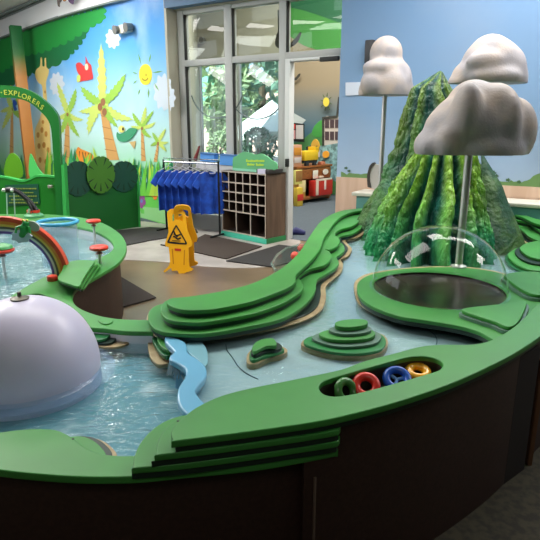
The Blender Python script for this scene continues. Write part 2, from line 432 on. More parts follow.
for a, b, z0, z1 in ((sA1, sB0, .22, zt0), (sB1, sC0, .22, zt0), (sA1, sB0, zt1, zrec-.07), (sB1, sC0, zt1, zrec-.07), (sC1, sRR, zt1, zrec-.07)):
    Wbox('pane', a, b, z0, z1, -.004, .004, GLASS, fr)
GASK = M('black_gasket', S(28, 30, 30), .6)
for a, z0, z1 in ((sA1, .22, zt0), (sB1, .22, zt0), (sA1, zt1, zrec-.07), (sB1, zt1, zrec-.07), (sC1, zt1, zrec-.07)):
    Wbox('gasket', a, a+.018, z0, z1, .004, .05, GASK, fr)
dr = bpy.data.objects.new('door_1', None); COL.objects.link(dr); dr.location = W0; tag(dr, kind='structure')
zd = on(300, 61.5, W0, WN).z
Wbox('door_frame', sC1, sD1, 0, zt0, -.05, .075, M('door_white', S(205, 208, 206), .4), dr)
Wbox('door_header', sD1, sRR, zd, zt0, -.05, .07, M('door_white', (1, 1, 1)), dr)
Wbox('door_closer', Ws(322), Ws(340), zd-.03, zd+.02, .07, .11, GASK, dr)
Wbox('door_handle', sD1-.03, sD1+.01, .95, 1.05, .075, .12, GASK, dr)
# decorative rings on the low panes
RING = M('grey_vinyl', S(110, 120, 122), .5)
for cx, cy, rx, ry in ((217, 84, 27, 34), (257, 84, 30, 35)):
    pts = [on(cx+rx*cos(a), cy+ry*sin(a), Wp(0, 0, -.02), WN) for a in [radians(20+140*k/30) for k in range(31)]]
    tube('window_decal', pts, .009, RING, fr, n=6)

# ------------------------------------------------------------------ shop behind the glass
NB = min((at(297, 205, 0)-W0).dot(WN), (at(331, 199.5, 0)-W0).dot(WN))-.75                                        # depth of its far wall behind the storefront
SHOP = M('shop_beige', S(170, 167, 150), .6)
def Bn(px, py): return on(px, py, Wp(0, 0, NB), WN)
def Bs(px, py=126): return (Bn(px, py)-W0).dot(WD)
bL = Bs(200.5); bR = Bs(281)
zb0, zb1 = Bn(240, 152).z, Bn(240, 61).z
MUR2 = zgrad('shop_mural', [(0, S(70, 110, 90)), (.85, S(90, 140, 100)), (1.3, S(70, 108, 126)), (1.75, S(104, 120, 124)), (2.3, S(150, 136, 110)), (3.2, S(154, 140, 114))], .6)
wallseg('wall_shop_mural', Wp(bR, 0, NB), Wp(5.5, 0, NB), 0, ZSH, MUR2, .1)
wallseg('wall_shop_header', Wp(bL-.8, 0, NB), Wp(bR, 0, NB), zb1, ZSH, SHOP, .1)
wallseg('wall_shop_sill', Wp(bL-.8, 0, NB), Wp(bR, 0, NB), 0, .5, SHOP, .1)
wallseg('wall_shop_left', Wp(sA0-.02, 0, -.06), Wp(bL, 0, NB), 0, ZSH, SHOP, .1, back=-WD)
wallseg('wall_shop_right', Wp(5.5, 0, -.06), Wp(5.5, 0, NB), 0, ZSH, SHOP, .1, back=WD)
wallseg('wall_shop_front', Wp(sA0-.25, 0, -.06), Wp(5.6, 0, -.06), zrec-.01, ZSH, SHOP, .06)
fr2 = bpy.data.objects.new('window_2', None); COL.objects.link(fr2); fr2.location = Wp(bL, 0, NB); tag(fr2, kind='structure')
for s in (bL, (bL+bR)/2, bR-.06): Wbox('mullion', s, s+.06, .5, zb1, NB-.05, NB+.03, ALU, fr2)
Wbox('pane', bL, bR, .5, zb1, NB-.01, NB-.004, GLASS, fr2)
# painted canopy and hills on the shop wall
def bpaint(name, pts, mat, k, parent): return board(name, pts, Wp(0, 0, NB+.004+.003*k), WN, .002, mat, parent, smooth=0)
sm = empty('shop_mural', Wp(1.2, 1, NB+.003), 'painted jungle backdrop with green canopy and hill on the shop wall seen through the doorway', 'mural')
bpaint('canopy', smooth2([(284, 0, 'c'), (352, 0, 'c'), (352, 60, 'c'), (335, 54), (318, 50), (303, 45), (290, 36), (284, 30)], 4), M('mural_green_mid', S(66, 140, 62), .6), 1, sm)
bpaint('dark_canopy', smooth2([(284, -4, 'c'), (352, -4, 'c'), (352, 27, 'c'), (335, 21), (315, 14), (298, 9), (284, 6)], 4), M('mural_green_dark', S(30, 98, 62), .6), 2, sm)
bpaint('hill', smooth2([(286, 208, 'c'), (286, 146), (300, 142), (312, 132), (325, 128), (345, 132), (352, 208, 'c')], 4), M('mural_hill', S(84, 146, 84), .7), 1, sm)
bpaint('tent', [(286, 134), (292, 112), (306, 120), (302, 124), (292, 126)], M('mural_white', S(196, 206, 204), .7), 2, sm)
bpaint('tree', smooth2([(312, 132), (316, 124), (323, 120), (326, 127), (322, 136), (315, 137)], 4), M('mural_tree', S(70, 160, 70), .7), 2, sm)
YEL = M('sun_yellow', S(224, 204, 74), .6)
def sun_thing(cx, cy, rx, ry, fn, parent, ray_mat, rays=8, L=2.0):
    pass
sn = empty('sun_sign', Bn(326, 102), 'small yellow smiling sun cut-out with green rays hanging in the shop', 'decoration')
Ps = Wp(0, 0, NB+.12)
board('sun_face', ell(326, 102, 3.0, 4.6), Ps, WN, .02, YEL, sn)
for k in range(8):
    a = 2*pi*k/8+.2; x0, y0 = 326+3.6*cos(a), 102+5.6*sin(a); x1, y1 = 326+6.2*cos(a), 102+9.5*sin(a); nx, ny = -sin(a)*.45, cos(a)*.45
    board('ray', [(x0+nx, y0+ny), (x1, y1), (x0-nx, y0-ny)], Ps, WN, .02, M('ray_green', S(70, 96, 40), .6), sn)
GEK = M('dark_figure', S(52, 52, 46), .7)
gk = board('lizard_cutout', smooth2([(292.5, 82), (294, 78), (296, 77), (298, 74.5), (300, 73.5), (299.5, 76), (297.5, 78), (296, 80), (294, 80.5)], 3), Wp(0, 0, NB+.1), WN, .02, GEK)
tag(recenter(gk), 'dark lizard shaped cut-out on the tan wall above the doorway view', 'decoration')
mk = empty('hanging_monkey', on(278, 48, Wp(0, 0, -1.0), WN), 'dark monkey figure hanging by its long arm behind the upper glass', 'decoration')
Pm = Wp(0, 0, -1.0)
board('arm', [(277.5, 10), (280.5, 10), (281, 34), (278, 36)], Pm, WN, .04, GEK, mk)
board('body', smooth2([(277, 33), (281, 32), (283, 38), (282, 46), (278, 48), (275, 44)], 4), Pm, WN, .06, GEK, mk)
board('leg', smooth2([(281, 44), (290, 43), (296, 37), (300, 32), (298, 39), (293, 45), (285, 48)], 3), Pm, WN, .04, GEK, mk)
cl_ = on(273, 1, Wp(0, 0, -2.2), WN); pl_ = empty('pendant_light', cl_, 'bright white pendant light behind the top of the middle upper pane', 'light')
lathe('shade', [(.0001, .10), (.06, .09), (.14, .03), (.15, 0), (.14, 0)], cl_, ALU, pl_, n=28, cap=False); lathe('diffuser', [(.0001, -.02), (.1, -.012), (.14, 0)], cl_, M('lamp_glow', (1, 1, .97), .5, emit=9), pl_, n=28, cap=False); tube('rod', [cl_+V((0, 0, .09)), V((cl_.x, cl_.y, ZSH))], .01, ALU, pl_, 8)
# emergency light seen through the upper left pane
def em_light(c, right, label, sc_=1.0):
    right = V(right).normalized(); nrm = right.cross(V((0, 0, 1))); rz = atan2(right.y, right.x)
    e = empty('emergency_light', c, label, 'emergency light', rz=rz)
    bx = box('housing', (0, -.04, 0), (.26*sc_, .08, .11*sc_), CREAM, e, local=True, bev=.01)
    for s in (-1, 1):
        bm = bmesh.new(); addtube(bm, [(s*.15*sc_, -.03, .01), (s*.15*sc_, -.14, -.01)], [.045*sc_, .06*sc_], 20); bmobj('lamp_head', bm, M('lamp_grey', S(120, 120, 116), .3), e, True)
    lens = lathe('lens', [(.0, 0), (.045*sc_, 0), (.045*sc_, .01), (0, .012)], (0, 0, 0), M('lens_clear', S(220, 222, 215), .15), e, n=20, local=True)
    lens.location = (0.0, -.082, 0); lens.rotation_euler = (pi/2, 0, 0)
    return e
p = wallray(128, 29, .01)
i = min(range(len(curve)-1), key=lambda i: (curve[i]-V((p.x, p.y))).length)
em_light(p, V((curve[i+1].x-curve[i].x, curve[i+1].y-curve[i].y, 0)), 'two-headed emergency light mounted high on the painted jungle sky', 1.1)
bl2 = on(199, 41, Wp(0, 0, NB+.01), WN)
em_light(bl2, WD, 'two-headed emergency light behind the upper left glass pane', 1.2)

# desk with toys in the shop
WOOD = M('honey_wood', S(158, 98, 50), .45, noise2=S(134, 78, 38), scale=12, stretch=(1, 1, 6))
a0, a1 = at(297, 205, 0), at(331, 199.5, 0)
dd = (a1-a0); dd.z = 0; dl = dd.length; rz = atan2(dd.y, dd.x); zdesk = fwd(312, 166.5, (a0.y+a1.y)/2).z; print('zdesk', zdesk, dl, rz)
dk = empty('toy_display_desk', (a0+a1)/2, 'wooden display desk with open lower shelf stocked with toys in the shop', 'desk', rz=rz)
L = dl*.98; D = .5
for nm, c, s in (('desk_top', (0, D/2, zdesk), (L+.06, D, .04)), ('apron', (0, D/2, zdesk-.13), (L, D-.04, .2)), ('lower_shelf', (0, D/2, .1), (L, D, .06)),
                 ('side_panel', (-L/2+.02, D/2, zdesk/2), (.04, D-.06, zdesk-.05)), ('side_panel', (L/2-.02, D/2, zdesk/2), (.04, D-.06, zdesk-.05)), ('back_panel', (0, D-.03, zdesk/2), (L, .02, zdesk-.1))):
    box(nm, c, s, WOOD, dk, local=True)
box('price_card', (-.02, -.02, zdesk-.15), (.16, .01, .16), M('card_white', S(222, 218, 205), .6), dk, local=True)
ot_ = lathe('oval_tag', [(0, 0), (.09, 0), (.09, .01), (0, .012)], (0, 0, 0), M('card_white', (1, 1, 1)), dk, n=24, local=True); ot_.rotation_euler = (pi/2, 0, 0)
ot_.location = (L*.3, -.005, zdesk-.12); ot_.scale = (1, .6, 1)
def local_at(u, v, z): return V((a0+a1)/2)+V((cos(rz), sin(rz), 0))*(u-.06)+V((-sin(rz), cos(rz), 0))*v+V((0, 0, z))
def item(name, kind, u, v, z, size, col, label, cat, extra=None):
    e = empty(name, local_at(u, v, z), label, cat, rz=rz)
    w, d, h = size
    box(kind, (0, 0, h/2), size, M('toy_%02x%02x%02x' % tuple(int(c) for c in col), S(*col), .45), e, local=True, bev=min(size)*.08)
    if extra:
        for nm, c, s, cc in extra: box(nm, c, s, M('toy_%02x%02x%02x' % cc, S(*cc), .5), e, local=True, bev=.002)
    return e
item('toy_suitcase', 'case_body', L*.2, -.03, .13, (.6, .14, .3), (186, 44, 34), 'red and white toy suitcase on the desk lower shelf', 'toy', [('white_panel', (-.21, -.072, .17), (.08, .01, .3), (222, 210, 190)), ('white_panel', (0, -.072, .31), (.5, .01, .04), (222, 210, 190)), ('figure_print', (.04, -.075, .2), (.06, .008, .18), (230, 210, 200)), ('handle', (0, 0, .355), (.14, .03, .03), (222, 210, 190))])
item('toy_box', 'carton', -L*.40, .02, .13, (.22, .18, .3), (190, 140, 60), 'orange brown toy carton at the left end of the shop desk', 'toy box', [('picture_panel', (0, -.094, .22), (.2, .006, .22), (228, 206, 150))])
item('game_box', 'carton', -L*.50, -.05, .40, (.2, .06, .26), (212, 206, 120), 'pale yellow boxed game standing at the left of the shop desk', 'box', [('cover_print', (0, -.033, .15), (.18, .006, .2), (150, 110, 60))])
item('snack_box', 'carton', -L*.56, -.12, .006, (.16, .1, .34), (206, 176, 60), 'yellow carton on the carpet in front of the shop desk', 'box', [('label_band', (0, -.054, .16), (.17, .008, .12), (196, 50, 44))])
item('yellow_toy_truck', 'bed', -L*.03, .12, zdesk+.12, (.42, .2, .18), (226, 190, 40), 'bright yellow toy dump truck on top of the shop desk', 'toy', [('cab', (.18, 0, .2), (.12, .18, .1), (210, 170, 30)), ('chassis', (0, 0, -.02), (.4, .16, .06), (40, 44, 50)), ('wheel', (-.12, -.07, -.06), (.09, .05, .09), (40, 44, 50)), ('wheel', (.12, -.07, -.06), (.09, .05, .09), (40, 44, 50))])
item('toy_set', 'carton', -L*.4, .1, zdesk+.02, (.26, .1, .4), (196, 150, 120), 'boxed toy set at the left of the desk top', 'box', [('cover_print', (0, -.054, .28), (.2, .006, .14), (206, 140, 50)), ('cover_print', (0, -.054, .12), (.2, .006, .1), (200, 190, 186))])
item('small_toy', 'body', L*.3, .05, zdesk+.02, (.12, .1, .06), (196, 120, 90), 'low reddish toy at the right side of the desk top', 'toy', [('dark_cap', (.06, 0, .06), (.06, .05, .04), (40, 40, 44))])
# wire wall rack of cards and the toy shelf with the blue panel
Pw = Wp(0, 0, NB+.25)
tr = empty('card_rack', on(298, 160, Pw, WN), 'wire rack holding red and pink packets on the green shop wall', 'rack')
board('back_frame', [(287, 122), (304, 124), (304, 142), (287, 141)], Pw, WN, .02, BLACK, tr)
for (x0, y0, x1, y1, c) in ((288, 124, 295, 129, (206, 70, 60)), (288, 130, 295, 139, (206, 150, 150)), (296, 125, 303, 139, (190, 186, 184))):
    board('packet', [(x0, y0), (x1, y0), (x1, y1), (x0, y1)], Wp(0, 0, NB+.28), WN, .02, M('packet_%02x%02x%02x' % c, S(*c), .5), tr)
gw = empty('gift_display', on(322, 180, Wp(0, 0, NB+.4), WN), 'pale turquoise toy display panel with round orange toy behind the desk', 'display')
Pg = Wp(0, 0, NB+.4)
board('panel', [(306, 147), (312, 144.5), (322, 146), (338, 143), (338, 182), (322, 178), (308, 172)], Pg, WN, .05, M('turquoise_board', S(140, 186, 190), .5, noise2=S(90, 120, 120), scale=12), gw)
board('border', [(306, 147), (306, 156), (309, 156), (309, 149), (314, 147), (314, 144)], Wp(0, 0, NB+.43), WN, .02, GEK, gw)
board('round_toy', ell(325.5, 154.5, 3.2, 3.6), Wp(0, 0, NB+.45), WN, .04, M('toy_orange', S(232, 160, 50), .5), gw)
board('cup_print', [(317, 150), (320, 150), (319.5, 157), (317.5, 157)], Wp(0, 0, NB+.44), WN, .02, M('packet_beb', S(190, 186, 184), .5), gw)
ws = empty('window_shelf', on(332, 146, Wp(0, 0, NB+.3), WN), 'pale framed display shelf with six dark square openings behind the desk', 'shelf')
Pq = Wp(0, 0, NB+.3)
board('backboard', [(323, 118), (327, 116), (341, 117), (341, 145), (324, 146)], Pq, WN, .04, M('shelf_pale', S(196, 186, 178), .6), ws)
for i in range(3):
    for j in range(2): board('opening', [(325+i*5, 119.5+j*12), (329+i*5, 119.5+j*12), (329+i*5, 128+j*12), (325+i*5, 128+j*12)], Wp(0, 0, NB+.31), WN, .008, M('opening_dark', S(70, 54, 58), .7), ws)
board('frame', [(322, 147), (322, 117), (336, 115.5), (338, 97), (341, 97), (341, 99), (339.5, 99), (337.5, 117.5), (324, 119), (324, 147)], Wp(0, 0, NB+.32), WN, .03, GEK, ws)
oc = tag(recenter(board('octopus_toy', smooth2([(311, 146), (312, 142), (315, 139), (318, 142), (319, 147), (316, 145.5), (314, 147.5)], 3), Wp(0, 0, NB+.47), WN, .05, M('toy_gold', S(206, 160, 60), .5))), 'golden plush toy on top of the turquoise display panel', 'toy')
sh = tube('floor_object', [at(290, 233, .03), at(296, 231, .05), at(305, 233, .03)], [.03, .06, .03], M('navy_cloth', S(44, 46, 100), .7)); tag(recenter(sh), 'navy blue toy lying on the grey shop carpet', 'toy')
# ------------------------------------------------------------------ outdoors beyond the window
GRASS = M('lawn', S(110, 140, 80), .9, noise2=S(150, 160, 120), scale=2)
o = board3('ground_outside', [[Wp(-20, -.02, NB-.15), Wp(12, -.02, NB-.15), Wp(12, -.02, NB-24), Wp(-20, -.02, NB-24)]], V((0, 0, 1)), .05, M('pavement', S(190, 190, 188), .8), smooth=0); tag(o, kind='structure')
def bush(c, r, h, mat, label, name='tree', cat='tree'):
    rnd = random.Random(int(c.x*100+r*37)); e = empty(name, (c.x, c.y, 0), label, cat)
    bm = bmesh.new(); addtube(bm, [c, c+V((0, 0, h*.6))], [.12*r, .06*r], 8); bmobj('trunk', bm, M('bark', S(96, 84, 66), .8), e)
    bm = bmesh.new()
    for k in range(420):
        th = rnd.uniform(0, 2*pi); u = rnd.uniform(-1, 1); rr = r*rnd.uniform(.55, 1)
        q = c+V((cos(th)*sqrt(1-u*u)*rr, sin(th)*sqrt(1-u*u)*rr, h*.62+u*h*.38)); s = r*.2
        R = Matrix.Rotation(rnd.uniform(0, 6), 4, (rnd.random(), rnd.random(), rnd.random()+.1))
        bm.faces.new([bm.verts.new(q+R @ V(v)) for v in ((-s, 0, 0), (0, -s*.4, 0), (s, 0, s*.2), (0, s*.4, 0))])
    bmobj('foliage', bm, mat, e, smooth=0)
LF = [M('leaf_a', S(150, 172, 130), .7), M('leaf_b', S(186, 196, 156), .7), M('leaf_c', S(116, 150, 130), .7)]
def out(px, n): return Wp((on(px, 126, Wp(0, 0, n), WN)-W0).dot(WD), 0, n)
bush(out(232, NB-3.5), 1.0, 3.2, LF[0], 'tall grey green tree outside, just behind the window mullion')
bush(out(262, NB-5), 1.7, 5.2, LF[2], 'dark rounded tree outside the right lower pane')
bush(out(213, NB-7), 1.7, 5.8, LF[1], 'pale green tree outside the left lower pane')
bush(out(246, NB-9), 2.2, 6.5, LF[1], 'pale tree farthest away outside the window')
bush(out(220, NB-2.2), .45, 1.3, LF[0], 'low green shrub outside below the left pane', 'shrub', 'shrub')
bush(out(258, NB-2.4), .55, 1.4, LF[2], 'low dark shrub outside below the right pane', 'shrub', 'shrub')
def awn(px, n, z, w, h, col, label, nm='canopy_tent'):
    c = out(px, n); e = empty(nm, c, label, 'tent'); rr = radians(-31.6); R = Matrix.Rotation(rr, 4, 'Z')
    vs = [c+R @ V(v) for v in ((-w, -w, z), (w, -w, z), (w, w, z), (-w, w, z), (0, 0, z+h), (-w, -w, z-.25), (w, -w, z-.25), (w, w, z-.25), (-w, w, z-.25))]
    mesh('roof_cloth', vs, [(0, 1, 4), (1, 2, 4), (2, 3, 4), (3, 0, 4), (0, 5, 6, 1), (1, 6, 7, 2), (2, 7, 8, 3), (3, 8, 5, 0)], M('tent_%d' % int(col[0]), S(*col), .7), e, smooth=0)
    for k in range(4): tube('leg', [V((vs[k].x, vs[k].y, 0)), vs[k]], .03, ALU, e, 8)
awn(208, NB-4.6, 2.3, 1.2, .8, (120, 190, 160), 'green peaked canopy tent outside the left window pane')
awn(272, NB-3.6, 1.3, .9, .9, (232, 236, 236), 'white peaked canopy tent outside beside the door post')
bd = empty('outside_building', out(235, NB-15), 'pinkish low building in the distance outside the window', 'building')
Wb = out(235, NB-15)
box('building_wall', Wb+V((0, 0, 1.7)), (9, 3, 3.4), M('pink_wall', S(214, 176, 164), .8), bd, rz=radians(-31.6)); box('building_roof', Wb+V((0, 0, 3.5)), (9.6, 3.6, .25), M('roof_pale', S(206, 206, 204), .7), bd, rz=radians(-31.6))

# ------------------------------------------------------------------ painted jungle mural
def paint(name, shapes, parent, k):
    """flat painted shapes (pixel outline, colour) laid on the curved wall"""
    vs = []; fs = []; mi = []; mats = []
    for j, (pts, mat) in enumerate(shapes):
        if mat not in mats: mats.append(mat)
        L = [V((x, y, 0)) for x, y in pts]; tr_ = tessellate_polygon([L])
        bm = bmesh.new(); bv = [bm.verts.new(v) for v in L]
        for t in tr_:
            try: bm.faces.new([bv[i] for i in t])
            except ValueError: pass
        x0 = min(v.x for v in L); x1 = max(v.x for v in L); x = math.floor(x0/5)*5+5
        while x < x1:
            bmesh.ops.bisect_plane(bm, geom=bm.verts[:]+bm.edges[:]+bm.faces[:], plane_co=(x, 0, 0), plane_no=(1, 0, 0)); x += 5
        bmesh.ops.triangulate(bm, faces=bm.faces[:]); bm.verts.index_update()
        b = len(vs); off = .004+k*.0035+j*.0005
        vs += [wallray(v.co.x, v.co.y, off) for v in bm.verts]
        for f in bm.faces: fs.append([b+v.index for v in f.verts]); mi.append(mats.index(mat))
        bm.free()
    return mesh(name, vs, fs, None, parent, smooth=0, mats=mats, mi=mi)
def P_(name, c, r=.45): return M('paint_'+name, S(*c), r)
mu = empty('jungle_mural', (curve[30].x, curve[30].y, .1), 'cartoon jungle mural of palms, sun, giraffe and parrots on the curved wall', 'mural')
def edge(pts, amp, step, seed):
    """ruffled leafy edge"""
    r = random.Random(seed); out_ = []
    n = len(pts)
    for i in range(n):
        a, b = V(pts[i]), V(pts[(i+1) % n]); L = (b-a).length; m = max(1, int(L/step)); t = (b-a)/max(L, 1e-6); nn = V((t.y, -t.x))
        for q in range(m):
            p0 = a+(b-a)*q/m; p1 = a+(b-a)*(q+1)/m
            out_.append((p0.x, p0.y))
            s = r.uniform(.5, 1)*amp
            for w in (.25, .5, .75):
                p = p0+(p1-p0)*w+nn*s*(1 if w == .5 else .78); out_.append((p.x, p.y))
    return out_
def frond(x0, y0, x1, y1, w, bend=0, n=7):
    a, b = V((x0, y0)), V((x1, y1)); d = b-a; t = d.normalized(); nn = V((t.y, -t.x)); up = []; dn = []
    for k in range(n*2+1):
        u = k/(n*2); base = a+d*u+nn*bend*sin(pi*u)*4; ww = w*sin(pi*min(1, u*.82+.18))**.7*(1 if k % 2 == 0 else .62)
        up.append(base+nn*ww+t*(-w*.3 if k % 2 else 0)); dn.append(base-nn*ww+t*(-w*.3 if k % 2 else 0))
    return [(p.x, p.y) for p in up+[b]+dn[::-1]]
GD, GM, GL, GY = P_('deep_green', (22, 120, 62)), P_('canopy_green', (38, 150, 66)), P_('palm_green', (150, 196, 80)), P_('palm_lime', (196, 216, 110))
paint('canopy_leaves', [(edge([(-50, 62), (-50, 120), (-20, 108), (0, 92), (20, 78), (38, 70), (52, 66), (62, 60), (70, 54), (78, 45), (86, 34), (87, 24), (60, 19.5), (30, 30), (0, 41)][::-1], 3.6, 6, 3), P_('canopy_shade', (28, 112, 66))),
                        (edge([(-50, 62), (-50, 90), (0, 72), (25, 55), (45, 50), (60, 44), (75, 36), (90, 27), (103, 20), (104, 8), (60, 20), (30, 30.5), (0, 41)][::-1], 3.4, 6, 4), GM)], mu, 1)
paint('tree_branches', [([(28, 80), (30, 72), (35, 60), (37, 50), (35, 49), (32, 58), (27, 70)], P_('bark_paint', (150, 92, 46))), ([(4, 62), (12, 50), (14, 66), (12, 90), (6, 90)], P_('bark_light', (196, 138, 80)))], mu, 0)
GIR, GIS = P_('giraffe_cream', (232, 208, 130)), P_('giraffe_spot', (190, 140, 60))
paint('giraffe', [(smooth2([(36, 70), (40, 66), (40.5, 58), (42, 57.5), (42.5, 66), (44.5, 66), (44.5, 58.5), (46, 58), (46.5, 67), (49, 70), (48, 76), (46, 82), (47, 100), (50, 130), (52, 180, 'c'), (36, 180, 'c'), (35, 130), (40, 118), (43, 104), (42, 86), (38, 82), (35, 76)], 3), GIR)]
      + [(ell(x, y, rx, ry, 8), GIS) for x, y, rx, ry in ((38, 135, 1.6, 3), (42, 130, 1.6, 3), (46, 134, 1.6, 3), (39, 146, 1.6, 3), (44, 145, 1.8, 3.2), (48, 150, 1.5, 3), (45, 92, .8, 1.6), (45.5, 102, .9, 2), (43, 122, 1.3, 2), (40, 160, 1.5, 3), (46, 162, 1.6, 3))], mu, 2)
for args in (((84, 82), (76, 96), (60, 104), (90, 82)), ): pass
def cloudp(cx, cy, rx, ry, k=9):
    return [(cx+rx*(1+.13*cos(k*t))*cos(t), cy+ry*(1+.13*cos(k*t))*sin(t)) for t in [2*pi*q/54 for q in range(54)]]
CW = P_('cloud_white', (206, 218, 230))
paint('cloud', [(cloudp(113, 38.5, 7, 9.5), CW)], mu, 1)
paint('cloud', [(cloudp(163, 92, 9, 17), CW)], mu, 1)
paint('cloud', [(cloudp(57, 84, 7, 11), CW)], mu, 0)
paint('cloud', [(cloudp(178-9, 98, 6, 12), CW)], mu, 0)
SY, SG = P_('sun', (226, 212, 60)), P_('sun_ray', (120, 176, 84))
rays = []
for (x0, y0, x1, y1) in ((141, 64, 138, 53), (149, 63, 151, 53), (138, 74, 132, 72), (152, 73, 163, 71), (140, 89, 138, 95), (148.5, 88, 148.5, 98), (154, 83, 159, 91), (137, 80, 133, 84)):
    d = V((x1-x0, y1-y0)).normalized(); n_ = V((d.y, -d.x))*.8; rays.append(([(x0+n_.x*.3, y0+n_.y*.3), ((x0+x1)/2+n_.x, (y0+y1)/2+n_.y), (x1, y1), ((x0+x1)/2-n_.x, (y0+y1)/2-n_.y)], SG))
smile = [(145+3.4*cos(a), 77+4*sin(a)) for a in [radians(15+140*k/10) for k in range(11)]]+[(145+2.6*cos(a), 76.6+3.2*sin(a)) for a in [radians(155-140*k/10) for k in range(11)]]
paint('sun', [(ell(145.5, 74.5, 6.6, 10.6, 28), SY)]+rays+[(smile, P_('sun_line', (150, 130, 40))), (ell(146, 75, .5, 1.4, 8), P_('sun_line', (1, 1, 1)))], mu, 1)
TR, TR2, CO = P_('trunk_tan', (206, 160, 96)), P_('trunk_line', (170, 118, 66)), P_('coconut', (150, 104, 72))
def palm(cx, cy, base, bw, fr_, k, big):
    sh_ = []
    n = len(fr_)
    sh_.append(([(cx-bw*.35, cy+2), (cx+bw*.35, cy+2), (base[0]+bw*.9, base[1]), (base[0]-bw*.6, base[1])], TR))
    for q in range(1, 5):
        u = q/5; x = cx+(base[0]-cx)*u; y = cy+(base[1]-cy)*u; w = bw*(.35+.4*u)
        sh_.append(([(x-w, y), (x+w*1.1, y+2), (x+w*1.1, y+2.8), (x-w, y+.8)], TR2))
    for i, (x, y, w, b) in enumerate(fr_): sh_.append((frond(cx, cy, x, y, w, b), GL if i % 2 else GY))
    if big: sh_ += [(ell(cx-2.5, cy+3, 2.4, 4, 12), CO), (ell(cx+2, cy+8, 2.4, 4, 12), CO), (ell(cx+.5, cy-2, 2.4, 4, 12), CO)]
    else: sh_ += [(ell(cx, cy+1.5, 1.2, 2, 8), CO)]
    paint('palm_tree', sh_, mu, k)
palm(102.5, 104, (112, 160), 8, [(101, 43, 5, 0), (126, 73, 5, -.6), (134, 120, 5, -1), (80, 86, 5, .6), (88, 135, 5, -.9), (118, 128, 3.5, -.4), (78, 112, 4, .5)], 3, True)
palm(67.5, 113, (66, 166), 4.5, [(57, 82, 3.4, 0), (76, 88, 3.4, -.3), (84, 120, 3, -.6), (80, 138, 3, -.5), (56, 118, 3, .4), (58, 138, 3, .3)], 2, False)
palm(142, 127, (143, 161), 3, [(146, 106, 2.6, 0), (132, 112, 2.6, .2), (156, 122, 2.4, -.4), (152, 138, 2.4, -.5), (130, 126, 2.2, .3), (154, 110, 2.2, 0)], 2, False)
palm(158, 142, (155, 162), 2.4, [(166, 128, 2.2, 0), (152, 132, 2.2, 0), (169, 142, 2, -.3), (150, 146, 2, 0), (167, 152, 2, 0)], 3, False)
palm(12, 108, (11, 170), 3, [(6, 92, 3, 0), (20, 96, 3, 0), (0, 112, 3, 0), (22, 120, 3, 0), (2, 130, 3, 0)], 1, False)
RD, RD2 = P_('parrot_red', (208, 66, 66)), P_('parrot_face', (240, 220, 190))
paint('red_parrot', [(smooth2([(76, 64), (80, 62.5), (84, 66), (85.5, 62), (85.5, 56), (88, 62), (91, 65), (92, 71), (93, 78), (89, 80), (83, 81), (78, 82), (80, 77), (77, 71)], 3), RD), (ell(86.5, 67, 1.8, 3.4, 10), RD2), (smooth2([(77, 76), (80, 75), (80, 81), (77, 82)], 3), GY)], mu, 5)
GP = P_('parrot_green', (62, 150, 110))
paint('green_parrot', [(smooth2([(117, 132), (120, 134), (126, 131), (130, 128), (137, 129), (135, 134), (131, 139), (125, 142), (119, 141), (116.5, 137)], 3), GP), (ell(121.5, 129, 3.2, 3.6, 12), P_('parrot_yellow', (232, 224, 120))), (ell(123, 129, 1.2, 1.8, 8), P_('eye_dark', (60, 60, 50))), ([(129, 142), (136, 141), (134, 149)], P_('parrot_tail', (200, 170, 110)))], mu, 6)
TG, TS = P_('tiger_orange', (236, 150, 56)), P_('tiger_stripe', (120, 70, 30))
paint('tiger', [(smooth2([(76, 152), (78, 147), (81, 149), (86, 151), (92, 154), (94, 160), (92, 172, 'c'), (76, 172, 'c'), (75, 160)], 3), TG)]+[([(x, 151+(x-78)*.2), (x+1, 151+(x-78)*.2), (x+.6, 158)], TS) for x in (79, 82, 85, 88, 91)]+[(ell(77, 161, 1.8, 3, 8), CW)], mu, 5)
gcol = [P_('grass_teal', (60, 168, 110)), P_('grass_green', (110, 200, 70)), P_('grass_lime', (176, 214, 74)), P_('grass_deep', (36, 132, 84))]
rr = random.Random(5)
for k, (x0, x1, yb, hh, nn_) in enumerate(((116, 174, 196, 40, 64), (46, 100, 176, 30, 34), (-5, 46, 178, 24, 30))):
    sh_ = []
    for q in range(nn_):
        x = rr.uniform(x0, x1); h = hh*rr.uniform(.5, 1); w = rr.uniform(1.8, 3.6); lx = rr.uniform(-7, 7)
        x = min(x, 172)
        sh_.append(([(x-w, yb), (x-w*.6+lx*.4, yb-h*.55), (min(x+lx, 172.5), yb-h), (x+w*.6+lx*.35, yb-h*.5), (x+w, yb)], gcol[q % 4]))
    paint('grass', sh_, mu, 7)
paint('meadow', [([(136, 180), (174, 178), (177, 226), (136, 219)], P_('meadow_green', (104, 206, 84))), ([(136, 206), (176, 210), (177, 226), (136, 216.5)], P_('meadow_pale', (150, 214, 140)))], mu, 6)
def flower(cx, cy, rx, ry, c, c2, k):
    sh_ = [(ell(cx+rx*.62*cos(a), cy+ry*.62*sin(a), rx*.45, ry*.45, 10), P_('petal_%d' % c[0], c)) for a in [2*pi*q/5+.3 for q in range(5)]]
    paint('flower', sh_+[(ell(cx, cy, rx*.3, ry*.3, 8), P_('flower_heart', c2))], mu, k)
flower(143, 184, 5, 7.5, (170, 206, 236), (90, 140, 200), 9.5)
flower(155, 192, 4.6, 7.5, (244, 140, 50), (200, 80, 30), 9.5)
flower(141.5, 201, 4, 7, (150, 80, 150), (90, 40, 100), 9.5)
flower(8, 166, 3, 5, (236, 190, 40), (200, 80, 30), 9.5)
